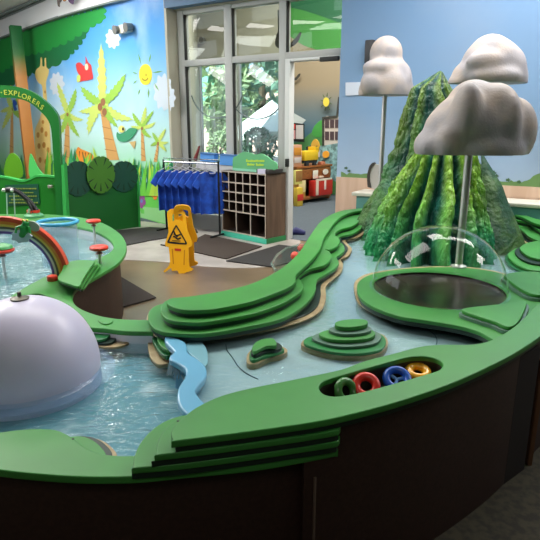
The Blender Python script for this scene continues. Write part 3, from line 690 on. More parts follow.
paint('blue_bird', [(smooth2([(13, 100), (16, 101), (17, 104), (15.5, 106), (17, 109), (14.5, 111), (13, 106)], 3), P_('bird_blue', (40, 90, 180)))], mu, 5)
# square column with painted tree
cp = at(31.5, 200, 0)
d_ = wallray(29, 150, .9); cx_, cy_ = d_.x, d_.y
cl = zgrad('column_paint', [(0, S(150, 96, 46)), (1.2, S(190, 124, 62)), (2.35, S(196, 132, 70)), (2.75, S(60, 120, 60)), (2.9, S(24, 112, 56)), (3.3, S(24, 112, 56))], .5)
o = box('column', (cx_, cy_, ZS/2+.01), (.2, .2, ZS+.02), cl, rz=radians(32), bev=.01); tag(recenter(o), 'square column painted as a brown tree trunk beside the arch', 'column')
# hanging cut-out below the bulkhead
hb = empty('hanging_butterfly', fwd(65, -4, 9.4), 'dark orange and purple cut-out hanging from the white bulkhead', 'decoration')
NP = V((0, -1, 0)); Ph = V((0, 9.4, 0))
board('wing', smooth2([(56, -6), (61, -6), (62, 0), (60, 3), (59.5, 7), (57.5, 5), (57, 0)], 3), Ph, NP, .01, M('wing_dark', S(62, 50, 40), .6), hb)
board('wing', smooth2([(66, -6), (74, -6), (74, 0), (73, 4), (70, 3), (68, 0)], 3), Ph, NP, .01, M('wing_purple', S(84, 56, 92), .6), hb)
board('body', smooth2([(61, -8), (66, -8), (66, 0), (63, 1)], 3), Ph, NP, .02, M('wing_orange', S(170, 110, 60), .6), hb)

# ------------------------------------------------------------------ green play booth
BG, BG2, BGE = M('booth_green', S(22, 104, 40), .45), M('booth_side', S(34, 130, 50), .45), M('booth_edge', S(60, 176, 84), .4)
PA = at(63, 238, 0); PB = at(140, 227, 0); lp = (PB-PA); lp.z = 0; LN = V((lp.y, -lp.x, 0)).normalized()
if LN.y > 0: LN = -LN
lpz = lambda x, y: on(x, y, PA, LN)
pn = empty('jungle_partition', (PA+PB)/2, 'dark green partition with large cut-out jungle leaves along its top', 'partition')
board('panel', [(63, 166), (137.5, 165), (139.8, 227), (66, 238)], PA, LN, .06, BG, pn)
board('panel_edge', [(136.3, 168), (138.3, 168), (140.8, 227.3), (139, 227.5)], PA+LN*.01, LN, .08, BGE, pn)
def monstera(cx, cy, rx, ry, mat, vein, k, nm='leaf'):
    pts = []
    for q in range(72):
        t = 2*pi*q/72; notch = .0
        f = abs(sin(4.5*t+.8)); r = 1-(.07 if f < .16 else 0)
        pts.append((cx+rx*r*cos(t), cy+ry*r*sin(t)*(1.0 if sin(t) < 0 else 1.08)))
    o = board(nm, pts, PA+LN*(.02+.03*k), LN, .02, mat, pn)
    for a in (0.5, 1.0, 1.57, 2.1, 2.65, 3.6, 4.2, 5.1, 5.7):
        x0, y0 = cx+rx*.5*cos(a), cy+ry*.5*sin(a); x1, y1 = cx+rx*.95*cos(a), cy+ry*.95*sin(a); nx, ny = -sin(a)*.55, cos(a)*.55
        board('leaf_slit', [(x0, y0), (x0+(x1-x0)*.6+nx, y0+(y1-y0)*.6+ny), (x1+nx*1.4, y1+ny*1.4), (x1-nx*1.4, y1-ny*1.4)], PA+LN*(.023+.03*k), LN, .006, vein, o)
LDK = M('leaf_dark_teal', S(18, 74, 58), .5); LLI = M('leaf_olive', S(74, 132, 36), .5); VN = M('leaf_slit', S(16, 52, 30), .6)
monstera(78, 178, 15, 17, LDK, VN, 0); monstera(124, 176, 14, 15, LDK, VN, 0); monstera(101, 174, 14, 18, LLI, VN, 1.2)
# arch
AY = 6.85; AP = V((0, AY, 0)); AN = V((0, -1, 0))
ar = empty('explorers_arch', fwd(60, 230, AY), 'green arched booth frame lettered EXPLORERS above a low green counter', 'booth')
A_ = ar; A_.location.z = 0
outer = smooth2([(-80, 190, 'c'), (-78, 120), (-55, 96), (-25, 86), (0, 85), (18, 87), (32, 92), (45, 101), (54, 110), (58.5, 119), (60, 150), (63.5, 232, 'c')], 5, False)
inner = smooth2([(57, 232, 'c'), (55, 185), (51.5, 133), (49, 122), (42, 113), (30, 103), (17, 98.5), (0, 97.5), (-25, 98), (-50, 106), (-66, 124), (-70, 190, 'c')], 5, False)
board('arch_frame', outer+inner, AP, AN, .07, M('arch_green', S(26, 112, 44), .4), ar)
board('post', [(61, 165), (64, 164), (68, 238), (64, 238)], AP-V((0, .02, 0)), AN, .1, BGE, ar)
ct = board('counter_panel', smooth2([(-80, 178, 'c'), (0, 178), (12, 180), (22, 182), (30, 180), (36, 177), (45, 177), (56, 178, 'c'), (60, 240, 'c'), (-80, 240, 'c')], 4), AP+V((0, .1, 0)), AN, .06, M('counter_green', S(24, 122, 34), .45), ar)
board('counter_edge', smooth2([(-80, 176, 'c'), (0, 176), (12, 178), (22, 180), (30, 178), (36, 175), (45, 175), (56, 176, 'c'), (56, 178, 'c'), (45, 177), (36, 177), (30, 180), (22, 182), (12, 180), (0, 178), (-80, 178, 'c')], 3), AP+V((0, .09, 0)), AN, .07, BGE, ar)
pq = board('plaque', [(5, 185), (38, 184), (40, 204), (7, 206)], AP+V((0, .085, 0)), AN, .01, M('plaque_teal', S(20, 84, 62), .5), ar)
LETT = M('plaque_letter', S(128, 150, 60), .6)
rr = random.Random(3)
for j, y in enumerate((188, 192, 195.5, 199, 202)):
    x = 9+(j % 2)*2
    while x < 36-(j % 2)*3:
        w = rr.uniform(.8, 2.4); board('letter', [(x, y), (x+w, y), (x+w, y+1.3), (x, y+1.3)], AP+V((0, .072, 0)), AN, .003, LETT, pq); x += w+.6
lt = M('arch_letter', S(178, 190, 70), .5)
cxa, cya, ra = 0, 162, 72.5
pts = [(3.2, 95.3), (8, 95.2), (13, 95.6), (18, 96.6), (23, 98), (28.2, 100.2), (33, 102.9), (37.3, 106), (41, 109.2)]
pts = [(5.6, 94.8, 0), (10.6, 95.0, -4), (15.2, 95.6, -9), (19.3, 96.9, -15), (23.8, 98.6, -20), (28.6, 100.6, -25), (32.9, 103.0, -31), (36.9, 105.7, -37), (40.6, 109.0, -43)]
for ch, (x, y, a) in zip('EXPLORERS', pts):
    me = text3(ch, .082, lt, .003); p = fwd(x, y, AY-.006)
    inst(me, 'letter', Matrix.Translation(p) @ Matrix.Rotation(radians(a), 4, 'Y').inverted() @ Matrix.Rotation(pi/2, 4, 'X'), ar)
board('letter_dot', ell(1.2, 92.5, .7, .7, 8), AP-V((0, .004, 0)), AN, .004, lt, ar)
lock = tag(recenter(box('lock', fwd(50.5, 186.5, AY+.04), (.05, .06, .035), STEEL)), 'small chrome latch on the green booth counter', 'latch')
# cut-out plants standing behind the counter
board('leaf_cutout', smooth2([(30, 154), (34, 160), (38, 168), (43, 174), (48, 176), (30, 178)], 4), AP+V((0, .35, 0)), AN, .02, M('cutout_green', S(90, 210, 110), .5), ar)
board('leaf_cutout', smooth2([(5, 176), (6, 160), (12, 153), (20, 160), (22, 177)], 4), AP+V((0, .5, 0)), AN, .02, M('cutout_olive', S(104, 170, 30), .5), ar)

# ------------------------------------------------------------------ shirt rack, cubby shelf
RB = at(220, 237, 0); RA = RB-WD*.95; 
rk = empty('shirt_rack', (RA+RB)/2, 'black garment rack with a chrome bar full of blue shirts', 'rack', rz=radians(-31.6))
zr = on(218, 164, RB, WN).z
hl = .475
for s in (-1, 1):
    tube('upright', [(s*hl, 0, .03), (s*hl, 0, zr+.03)], .014, BLACK, rk, 10, local=True)
    tube('foot', [(s*hl, -.2, .03), (s*hl, .2, .03)], .014, BLACK, rk, 8, local=True)
tube('hanging_bar', [(-hl, 0, zr), (hl, 0, zr)], .012, M('chrome', S(200, 200, 205), .15, 1), rk, 12, local=True)
tube('upper_rail', [(-hl, 0, zr+.05), (hl, 0, zr+.05)], .007, M('chrome', (1, 1, 1)), rk, 8, local=True)
SHB = M('royal_blue_cloth', S(24, 84, 196), .7, noise2=S(16, 62, 160), scale=10); SHD = M('navy_cloth_shirt', S(14, 44, 110), .75); HNG = M('hanger_white', S(215, 215, 220), .3)
def shirt():
    e = empty('blue_shirt', (0, 0, 0), 'x', 'shirt', 'blue shirts on the rack')
    pr = [(-.07, -.1), (-.17, -.13), (-.27, -.27), (-.2, -.33), (-.17, -.27), (-.17, -.66), (.17, -.66), (.17, -.27), (.2, -.33), (.27, -.27), (.17, -.13), (.07, -.1), (.03, -.14), (-.03, -.14)]
    vs = []; N = V((0, -1, 0)); loops = [[V((x, 0, z)) for x, z in pr]]
    o = board3('cloth', loops, N, .03, SHB, e, local=True)
    bm = bmesh.new(); bm.from_mesh(o.data); bmesh.ops.triangulate(bm, faces=bm.faces[:])
    for _ in range(3): bmesh.ops.subdivide_edges(bm, edges=[x for x in bm.edges if x.calc_length() > .06], cuts=1); bmesh.ops.triangulate(bm, faces=bm.faces[:])
    for v in bm.verts:
        if v.co.z < -.15: v.co.y += .022*sin(v.co.x*42)*min(1, (-.15-v.co.z)*3)
    bm.to_mesh(o.data); bm.free()
    tube('collar', [(-.065, -.02, -.1), (-.03, -.03, -.135), (.03, -.03, -.135), (.065, -.02, -.1)], .009, SHD, e, 6, local=True)
    tube('hanger', [(0, .015, .012), (.015, .015, -.02), (0, .015, -.05), (-.16, .015, -.12), (.16, .015, -.12), (0, .015, -.05)], .006, HNG, e, 6, local=True)
    return e
sh0 = shirt()
labs = ['blue shirt hanging at the left end of the rack, by the mural', 'second blue shirt from the left end of the rack', 'third blue shirt from the left on the rack', 'fourth blue shirt, in the middle of the rack', 'third blue shirt from the right on the rack', 'second blue shirt from the right on the rack', 'blue shirt at the right end of the rack, its front fully visible']
for i in range(7):
    o = sh0 if i == 0 else copytree(sh0)
    p = (RA+RB)/2+WD*(-.38+i*.125)+V((0, 0, zr-.005))
    o.location = p; o.rotation_euler = (0, 0, radians(30-i*2)); o['label'] = labs[i]
# cubby
BL, BR, BB = at(222.5, 235.5, 0), at(266, 244.5, 0), at(277.5, 240.5, 0)
cu_ = BR-BL; cw = cu_.length; crz = atan2(cu_.y, cu_.x); cn = V((sin(crz), -cos(crz), 0)); cd = .36
zc = on(266, 174, BR, cn).z
print('cubby', cw, zc, 'depth', (BB-BR).length)
cb = empty('cubby_shelf', (BL+BR)/2, 'dark brown cubby shelf with twenty-four small and three large compartments', 'shelf', rz=crz)
WAL = M('walnut_laminate', S(94, 74, 58), .5, noise2=S(80, 62, 48), scale=20, stretch=(1, 1, .1)); CUI = M('cubby_inside', S(46, 32, 26), .7); EDG = M('pale_edge', S(190, 178, 164), .5)
bm = bmesh.new(); addbox(bm, (-cw/2+.01, cd/2, zc/2), (.02, cd, zc)); addbox(bm, (cw/2-.01, cd/2, zc/2), (.02, cd, zc)); addbox(bm, (0, cd/2, zc-.01), (cw, cd, .02)); bmobj('carcass', bm, WAL, cb, True)
box('back_panel', (0, cd-.01, zc/2), (cw-.02, .02, zc-.02), CUI, cb, local=True)
box('plinth', (0, .0, .035), (cw+.02, .03, .07), M('mint_trim', S(70, 190, 160), .5), cb, local=True)
box('plinth_side', (cw/2+.005, cd/2, .035), (.02, cd, .07), M('green_trim', S(30, 110, 60), .5), cb, local=True)
zz = [.08, .36]+[.36+(zc-.02-.36)*k/4 for k in range(1, 5)]
for k, z in enumerate(zz[:-1]):
    bm = bmesh.new(); addbox(bm, (0, cd/2, z), (cw-.03, cd-.02, .012)); bmobj('shelf_board', bm, CUI, cb, True)
    box('shelf_edge', (0, .003, z), (cw-.02, .008, .016), EDG, cb, local=True, bev=0)
box('shelf_edge', (0, .003, zc-.008), (cw, .008, .016), EDG, cb, local=True, bev=0)
for k in range(7):
    x = -cw/2+.01+(cw-.02)*k/6; z0 = .08 if k % 2 == 0 else .36
    box('divider', (x, cd/2, (z0+zc)/2), (.01, cd-.03, zc-z0-.01), CUI, cb, local=True, bev=0)
    box('divider_edge', (x, .003, (z0+zc)/2), (.012, .009, zc-z0-.01), EDG, cb, local=True, bev=0)
# things on the cubby
Pc = BR-cn*.10
bs = empty('bush_sign', (BL+BR)/2-cn*.12+V((0, 0, zc)), 'green bush shaped sign with yellow lettering on top of the cubby shelf', 'sign')
board('sign_board', smooth2([(232.6, 171, 'c'), (233, 158), (237, 155.5), (243, 152), (250, 153), (255, 154.6), (261, 153.7), (267, 156.5), (271, 160), (276, 163), (277, 169, 'c'), (266, 172.5, 'c')], 4), Pc, cn, .02, M('bush_green', S(96, 176, 120), .5), bs)
board('lower_strip', [(232.6, 168), (258, 170), (258, 173), (232.6, 171.3)], Pc+cn*.01, cn, .02, M('mint_strip', S(136, 206, 176), .5), bs)
YL = M('sign_yellow', S(190, 226, 70), .5); rr = random.Random(9)
for j, (x0, x1, y) in enumerate(((246, 263.5, 159.6), (247, 254, 163.2), (256, 263.5, 163.6))):
    x = x0
    while x < x1:
        w = rr.uniform(.9, 1.5); h = rr.uniform(1.5, 2.2) if x > x0 else 2.6
        board('letter', [(x, y+2.3-h), (x+w, y+2.3-h), (x+w, y+2.3), (x, y+2.3)], Pc+cn*.006, cn, .004, YL, bs); x += w+.35
lb = tag(recenter(board('label_holder', [(257.5, 169), (264, 169), (264, 174), (257.5, 174)], BR+cn*.005, cn, .03, M('label_lilac', S(206, 204, 226), .5))), 'small white label card at the front edge of the cubby top', 'label')
bc = tag(recenter(box('document_case', (BR+BB)/2*0+BR-cn*.15-V((cos(crz), sin(crz), 0))*.08+V((0, 0, zc+.025)), (.22, .26, .05), M('case_dark', S(48, 46, 44), .5), rz=crz, bev=.008)), 'flat dark case lying at the right end of the cubby top', 'case')
LB = M('clipboard_blue', S(84, 150, 222), .45)
for k, (pts, lab) in enumerate((([(200.5, 153), (214, 154.5), (214, 162), (200, 161)], 'light blue bin behind the shirt rack, the left of two'), ([(220, 154.5), (234, 156), (234, 166), (219.5, 164.5)], 'light blue bin left of the bush sign, the right of two'))):
    e = empty('blue_bin', on(pts[3][0]+6, 162, Wp(0, 0, .12), WN), lab, 'bin', 'light blue bins by the window')
    board('bin_body', pts, Wp(0, 0, .14), WN, .1, LB, e); x0, y0 = pts[0]; x1, y1 = pts[1]
    board('bin_rim', [(x0-.5, y0-.6), (x1+.5, y1-.6), (x1+.5, y1+.6), (x0-.5, y0+.6)], Wp(0, 0, .15), WN, .12, M('bin_rim', S(60, 110, 170), .45), e)
# low white counter under the bins
wc = board('window_ledge', [(196, 161), (236, 165), (236, 172), (222, 173), (196, 168)], Wp(0, 0, .13), WN, .1, M('ledge_white', S(200, 200, 200), .5)); tag(recenter(wc), 'white ledge under the light blue bins at the window', 'ledge')
uf = tube('red_umbrella', [on(195, 160, Wp(0, 0, .1), WN), on(199.5, 146, Wp(0, 0, .1), WN)], [.03, .012], M('umbrella_red', S(120, 44, 40), .6)); tag(recenter(uf), 'folded dark red umbrella leaning by the window corner', 'umbrella')

# ------------------------------------------------------------------ wet floor sign
wf_a, wf_b = at(163, 272, 0), at(189, 274, 0)
wc_ = at(176.5, 272, 0)
wfs = empty('wet_floor_sign', wc_, 'yellow folding wet floor sign with a slipping figure triangle', 'sign')
YS = M('safety_yellow', S(240, 176, 24), .4)
wd_ = wc_.y; WFP = V((0, wc_.y-.02, 0)); tilt = V((0, -cos(.2), sin(.2)))
base = fwd(176.5, 272, wd_)
def sg(name, pts, off, th, mat, par, holes=(), N=tilt): return board(name, pts, base+V((0, -.06, 0))+N*off, N, th, mat, par, holes)
front = [(172, 271), (171, 268), (168, 270), (164.5, 272.5), (163.5, 271), (168, 267), (170, 262), (168.5, 247), (166, 246.5), (165, 243), (168.5, 232), (167, 215), (168, 211), (172, 208.8), (180, 209), (184, 211), (185.5, 216), (187.5, 230), (192, 242), (191.5, 246.5), (188.5, 247.5), (189, 263), (189.5, 267), (193, 268.5), (192, 270.5), (186, 272.5), (180, 275.5), (178.5, 273), (177, 270.5)]
fp = sg('front_panel', smooth2(front, 2), 0, .02, YS, wfs, holes=[smooth2([(172.2, 215.5), (174, 213.6), (181, 214), (182.5, 216), (182.6, 221.5), (179, 219.6), (175, 219.6), (172.5, 221.5)], 2)])
sg('back_panel', smooth2(front, 2), 0, .02, YS, wfs, holes=[smooth2([(172.2, 215.5), (174, 213.6), (181, 214), (182.5, 216), (182.6, 221.5), (179, 219.6), (175, 219.6), (172.5, 221.5)], 2)], N=V((0, -cos(.2), -sin(.2)))).location = (0.02, .24, .0)
SGK = M('sign_black', S(30, 26, 24), .5); SGR = M('sign_red', S(190, 50, 30), .5)
tri = [(176, 224.5), (188, 244.2), (165.8, 242.4)]; tri2 = [(176.1, 227.2), (186.2, 242.9), (168.2, 241.3)]
tr_o = smooth2([(175.3, 225.5), (176.9, 225.5), (187, 243), (186, 244.6), (168, 243), (167.4, 241)], 3); tr_i = smooth2([(175.8, 227.4), (176.5, 227.4), (185, 242), (184.6, 242.9), (169.8, 241.5), (169.5, 240.8)], 3)
sg('triangle', tr_o, .003, .003, SGK, wfs, holes=[tr_i])
fg = [(173.5, 231, 175, 234), (174, 233.5, 177.5, 237), (176, 236, 180.5, 234.5), (175.5, 237.5, 178.5, 239.5), (178, 239, 181, 237.8), (173, 236.5, 175.5, 237)]
for x0, y0, x1, y1 in fg:
    d = V((x1-x0, y1-y0)).normalized(); n_ = V((d.y, -d.x))*.75
    sg('slipping_figure', [(x0+n_.x, y0+n_.y), (x1+n_.x, y1+n_.y), (x1-n_.x, y1-n_.y), (x0-n_.x, y0-n_.y)], .004, .003, SGK, wfs)
sg('caution_text', [(172, 240.2), (180.5, 240.8), (180.5, 241.4), (172, 240.8)], .004, .003, SGK, wfs)
sg('red_label', [(174.5, 248.3), (181, 248.8), (181, 251), (174.8, 250.6)], .004, .003, SGR, wfs)
for xs in ((171.8, 249, 173, 264), (184, 250, 183.5, 265)):
    sg('groove', [(xs[0], xs[1]), (xs[0]+1, xs[1]), (xs[2]+1, xs[3]), (xs[2], xs[3])], .003, .003, M('yellow_shadow', S(196, 128, 14), .5), wfs)
sg('foot_bar', [(160.5, 244), (168, 245.5), (168, 247), (160.5, 245.5)], -.08, .02, GASK, wfs)
# ------------------------------------------------------------------ clear tub with red balls
tb = empty('clear_tub', at(290, 262, 0), 'clear plastic tub on the floor behind the green counter', 'tub')
zt = .26
tp = [at(x, y, zt) for x, y in ((271.5, 264), (277, 255), (286, 248.5), (300, 244.5), (314, 244), (316, 262), (296, 270), (275, 270))]
cc = V((0, 0, 0))
for p in tp: cc += p/len(tp)
lo = [V((cc.x+(p.x-cc.x)*.85, cc.y+(p.y-cc.y)*.85, .01)) for p in tp]
TUBM = thin_glass('tub_plastic', (.8, .88, .86), .15, ior=1.5, diff=S(190, 220, 210), dw=.12)
n = len(tp); vs = lo+tp; fs = [tuple(range(n))]+[(i, (i+1) % n, n+(i+1) % n, n+i) for i in range(n)]
mesh('tub_body', vs, fs, TUBM, tb)
tube('tub_rim', tp+[tp[0]], .012, TUBM, tb, 8)
for (x, y, lab) in ((295, 256, 'red ball low in the clear tub, nearer the camera'), (301.5, 248, 'red ball in the clear tub, farther from the camera')):
    p = at(x, y, .2); e = lathe('red_ball', [(.045*sin(pi*k/12), -.045*cos(pi*k/12)) for k in range(13)], p, M('ball_red', S(226, 84, 66), .4), n=24); tag(recenter(e), lab, 'ball')

# ------------------------------------------------------------------ blue wall details
def Fb(name, pts, mat, off=.004, th=.003, parent=None): return board(name, pts, Wp(0, 0, DREC+off), WN, th, mat, parent, smooth=0)
wm = empty('landscape_strip', FN(500, 180), 'painted green hills and bushes along the foot of the blue wall', 'mural')
rr = random.Random(2)
top = [(341, 171.5)]
x = 343
while x < 560:
    yy = 174.5+(x-341)*.045; big = 4 if 480 < x < 492 else 0
    top.append((x, yy-rr.uniform(0, 2.5)-big*.0-(8*max(0, (x-525)/15)**.7 if x > 525 else 0))); x += rr.uniform(2, 4)
bot = [(560, 189.5), (341, 178)]
Fb('hills', top+bot, M('hill_green', S(104, 140, 84), .6), parent=wm)
for x, y, r_ in ((493, 173, 3), (490, 177, 2.4), (496, 176, 2.4), (508, 180, 2.2), (519, 182, 2), (346, 168, 1.6), (349, 171, 1.6)):
    Fb('bush', [(x+r_*(1+.25*cos(5*t))*cos(t), y+r_*.7*(1+.25*cos(5*t))*sin(t)) for t in [2*pi*q/30 for q in range(30)]], M('bush_paint', S(62, 98, 62), .6), .008, parent=wm)
sg_ = Fb('wall_notice', [(345.5, 82.5), (362, 82), (362, 95), (345.5, 95.5)], M('notice_white', S(198, 206, 220), .6), .012, .01); tag(recenter(sg_), 'white paper notice on the blue wall behind the left cloud', 'notice')
for j, (x0, x1, y0) in enumerate(((356, 388, 100.5), (352, 388, 103.5), (360, 384, 108))):
    pass
dv = box('wall_speaker', on(369.8, 52, Wp(0, 0, DREC+.04), WN), (.1, .06, .24), M('device_dark', S(44, 44, 48), .5), rz=radians(-31.6), bev=.01); tag(recenter(dv), 'dark device on the blue wall behind the left cloud', 'speaker')
# teal counter behind the table
TEAL = M('teal_laminate', S(72, 132, 126), .5); CTOP = M('cream_top', S(212, 208, 194), .4)
tcs = (on(352, 190, Wp(0, 0, DREC+.40), WN)-W0).dot(WD)
ztc = on(360, 192.5, Wp(0, 0, DREC+.40), WN).z
tc = empty('teal_counter', Wp(tcs, 0, DREC+.22), 'low teal counter with a cream top along the blue wall', 'counter')
c = Wp(tcs+2.6, ztc/2-.02, DREC+.22); box('cabinet', c, (5.1, .34, ztc-.04), TEAL, tc, rz=radians(-31.6))
c = Wp(tcs+2.6, ztc-.02, DREC+.22); box('counter_top', c, (5.2, .38, .035), CTOP, tc, rz=radians(-31.6))
ch = empty('grey_chair_back', Wp(tcs+.3, ztc, DREC+.3), 'small grey panel with a dark edge standing on the teal counter', 'panel')
board('panel', smooth2([(370, 188, 'c'), (368.5, 178), (371, 168), (374, 164), (382, 166, 'c'), (378, 190, 'c')], 3), Wp(0, 0, DREC+.22), WN, .03, M('panel_grey', S(186, 182, 176), .5), ch)
board('dark_rim', smooth2([(367.5, 187, 'c'), (367, 176), (369.5, 166), (373, 162.5), (374.5, 164), (371, 168.5), (369.5, 178), (371, 188, 'c')], 3), Wp(0, 0, DREC+.235), WN, .05, M('rim_dark', S(60, 56, 52), .5), ch)

# ------------------------------------------------------------------ water table, upper right basin
ZD, ZCc, ZB, ZA = .64, .60, .56, .52
ZWR, ZWL = .500, .455
tb_r = empty('water_table', (1.6, 3.2, 0), 'large raised water table on the right with terraced green counter and dark brown sides', 'water table')
tb_l = empty('water_table', (-1.2, 2.6, 0), 'lower water table at the left with a flat green rim and curved brown side', 'water table')
D_near_out = [(173, 441, 'c'), (198, 438), (260, 430), (320, 421), (360, 412), (400, 401), (452, 383), (504, 359), (535, 340)]
D_right_w = [('w', 1.62, 2.55), ('w', 2.3, 3.3), ('w', 2.78, 4.1)]
D_far_out = [(540, 219.5), (524, 214.5), (513, 211.5), (497, 209), (470, 206), (430, 204.5), (395, 205.5), (364.5, 208.0), (353, 209), (342, 210.5), (331, 214.5), (320, 222), (309, 237), (300, 251), (287, 264), (272, 274), (250, 284), (222, 291), (192, 296), (172, 298)]
D_tip = [(167.5, 300), (167.5, 304)]
D_back_in = [(178, 308.5), (192, 310), (216, 308.5), (250, 301.5), (272, 294), (287, 288), (295.2, 282), (296, 275), (303.5, 267.5), (315, 256), (321, 247), (324, 238), (330, 229), (335.5, 221.5), (343, 215.5), (353, 211.8), (364, 210.2), (395, 208.6), (430, 207.5), (470, 209), (497, 212), (519, 215.6), (540, 224.5)]
D_in_right_w = [('w', 2.56, 4.0), ('w', 2.1, 3.3)]
D_near_in = [(540, 302), (525, 317), (511, 329), (497, 337), (485, 342), (468, 344.5), (440, 344.5), (419.5, 346.5), (395, 353), (364, 361), (340, 369.5), (290, 380), (250, 388), (220, 396), (195, 408), (178, 422), (171, 432)]
Dpx = D_near_out+D_right_w+D_far_out+D_tip+D_back_in+D_in_right_w+D_near_in
Do = cr(px2(Dpx, ZD), 6)
tray = cr(px2([(319, 387.6), (323, 381.5), (336, 377), (375, 365.8), (408.5, 357), (424, 356.3), (437, 359), (442.7, 364), (439.6, 369.5), (429, 373.3), (388, 385), (357, 393), (336, 396.2), (324, 394)], ZD), 5)
plate('countertop', Do, ZD, .022, G_TOP, tb_r, holes=[tray])
def spacer(name, outl, ztop, th, par, d=.007, mat=None, holes=()): return plate(name, inset(outl, d), ztop, th, mat or G_BK, par, holes=[inset(h, -d*.3) for h in holes], bev=.001, res=0)
trI = inset(tray, -.006)
spacer('spacer', Do, ZD-.022, .018, tb_r, .008, holes=[trI])
# C layer: back arm and near arm (they only show as strips, so each is a sheet of its own)
C_back = [(172, 299), (165, 301), (161, 307), (162, 314), (168, 319), (180, 321.5), (204, 322), (250, 314), (278, 305), (293, 297), (302, 290), (302.5, 283), (299, 277), (304, 272), (312, 268), (324, 265), (331, 258.5), (330, 252), (325, 249), (329, 249.5), (337, 246), (340, 240), (335, 234), (341, 229), (352, 226), (359, 221), (360, 216), (372, 214.5), (400, 212), (430, 211), (470, 212.5), (497, 216.5), (519, 220.5), (530, 223), (536, 228), (545, 232)]
C_bo = [(545, 222), (513, 212.5), (497, 210), (430, 206), (364, 209), (342, 212), (331, 216), (320, 224), (309, 239), (300, 253), (287, 266), (272, 276), (250, 286), (222, 293), (192, 298)]
Cb = cr(px2(C_back+C_bo, ZCc), 5); plate('terrace_sheet', Cb, ZCc, .02, G_TOP, tb_r); spacer('spacer', Cb, ZCc-.02, .02, tb_r)
B_back = [(165, 303), (155, 306), (148.5, 312), (149, 322), (156, 329), (168, 332.5), (204, 333.5), (250, 326), (280, 319), (299, 309), (312, 297), (316, 288), (317, 280), (324, 275), (334, 269), (339, 263), (336.5, 257), (340, 254.5), (344.5, 250), (343, 244), (338, 240), (341, 236), (352, 233.5), (361, 228), (364, 220), (372, 218), (400, 216), (430, 215), (470, 217), (497, 222), (515, 226), (523, 231), (530, 237), (545, 242)]
Bb = cr(px2(B_back+C_bo, ZB), 5); plate('terrace_sheet', Bb, ZB, .02, G_TOP, tb_r); spacer('spacer', Bb, ZB-.02, .02, tb_r)
T_back = [(165, 306), (152, 309), (147, 316), (148, 328), (155, 335), (168, 339), (204, 339.5), (250, 333), (284, 326), (309, 318), (322, 309), (326, 297), (326, 286), (333, 279), (341, 272), (343, 264), (341, 259), (348, 256), (352, 249), (348, 244), (346, 240), (358, 237), (367, 231), (372, 224), (400, 222), (430, 222), (470, 224), (497, 229), (512, 233), (520, 240), (530, 245), (545, 250)]
Tb = cr(px2(T_back+C_bo, .512), 5); plate('sand_sheet', Tb, .512, .010, TAN, tb_r)
plate('base_sheet', inset(Tb, .03), .52, .008, G_BK, tb_r)
# near arm layers
C_near = [(156, 455, 'c'), (200, 450), (250, 443.5), (300, 436.5), (338, 430), (340.5, 427, 'c'), (338, 405), (290, 398), (240, 402), (200, 412), (180, 417), (165, 429), (157.5, 442)]
Cn = cr(px2(C_near, ZCc), 5); plate('terrace_sheet', Cn, ZCc, .02, G_TOP, tb_r); spacer('spacer', Cn, ZCc-.02, .02, tb_r)
B_near = [(133, 468, 'c'), (180, 464), (250, 455), (300, 447.5), (337, 441.5), (340, 438, 'c'), (338, 412), (290, 405), (240, 408), (200, 412), (172, 418), (155, 427), (142, 440), (134.5, 455)]
Bn_ = cr(px2(B_near, ZB), 5); plate('terrace_sheet', Bn_, ZB, .02, G_TOP, tb_r); spacer('spacer', Bn_, ZB-.02, .02, tb_r)
# dome island sheet joined to the right rim
I_px = [(357, 289), (359, 281), (369, 275), (390, 270.5), (415, 268), (440, 267), (470, 268), (496, 272), (510, 276), (530, 282), (552, 290), (560, 320), (520, 345), (497, 341), (480, 332), (462, 326.5), (440, 322.5), (421, 319.5), (404, 317), (388, 312.5), (372, 306), (361, 298)]
Io = cr(px2(I_px, ZB), 6)
dc = at(439, 289.5, ZB); dc = V((at(439, 289.5, ZB).x, 2.93, ZB)); DR = .370
hole = [V((dc.x+(DR-.010)*cos(2*pi*k/72), dc.y+(DR-.010)*sin(2*pi*k/72))) for k in range(72)]
plate('dome_island', Io, ZB, .02, G_TOP, tb_r, holes=[hole]); spacer('spacer', Io, ZB-.02, .022, tb_r, holes=[hole])
Ti = cr(px2([(x+(-3 if x < 380 else 0), y+(4 if y > 290 else -1)) for x, y in I_px], .512), 6); plate('sand_sheet', Ti, .512, .01, TAN, tb_r, holes=[hole])
lathe('dome_well', [(DR-.011, ZB-.004), (DR-.013, ZB-.014), (DR-.03, ZB-.02), (.0001, ZB-.03)], (dc.x, dc.y, 0), M('well_brown', S(30, 20, 20), .22, noise2=S(50, 33, 29), scale=4), tb_r, n=72, cap=False)
for k, pts in enumerate(([(462, 309), (490, 305), (512, 303), (526, 301), (524, 311), (517, 323), (508, 326.5), (494, 321), (478, 316)], [(504, 275), (516, 272), (540, 272), (556, 280), (552, 294), (533, 294), (518, 287), (508, 279)])):
    q = cr(px2(pts, ZB+.035), 5); plate('terrace_sheet', q, ZB+.035, .018, G_TOP, tb_r); spacer('spacer', q, ZB+.017, .017, tb_r, -.012, mat=G_GR)
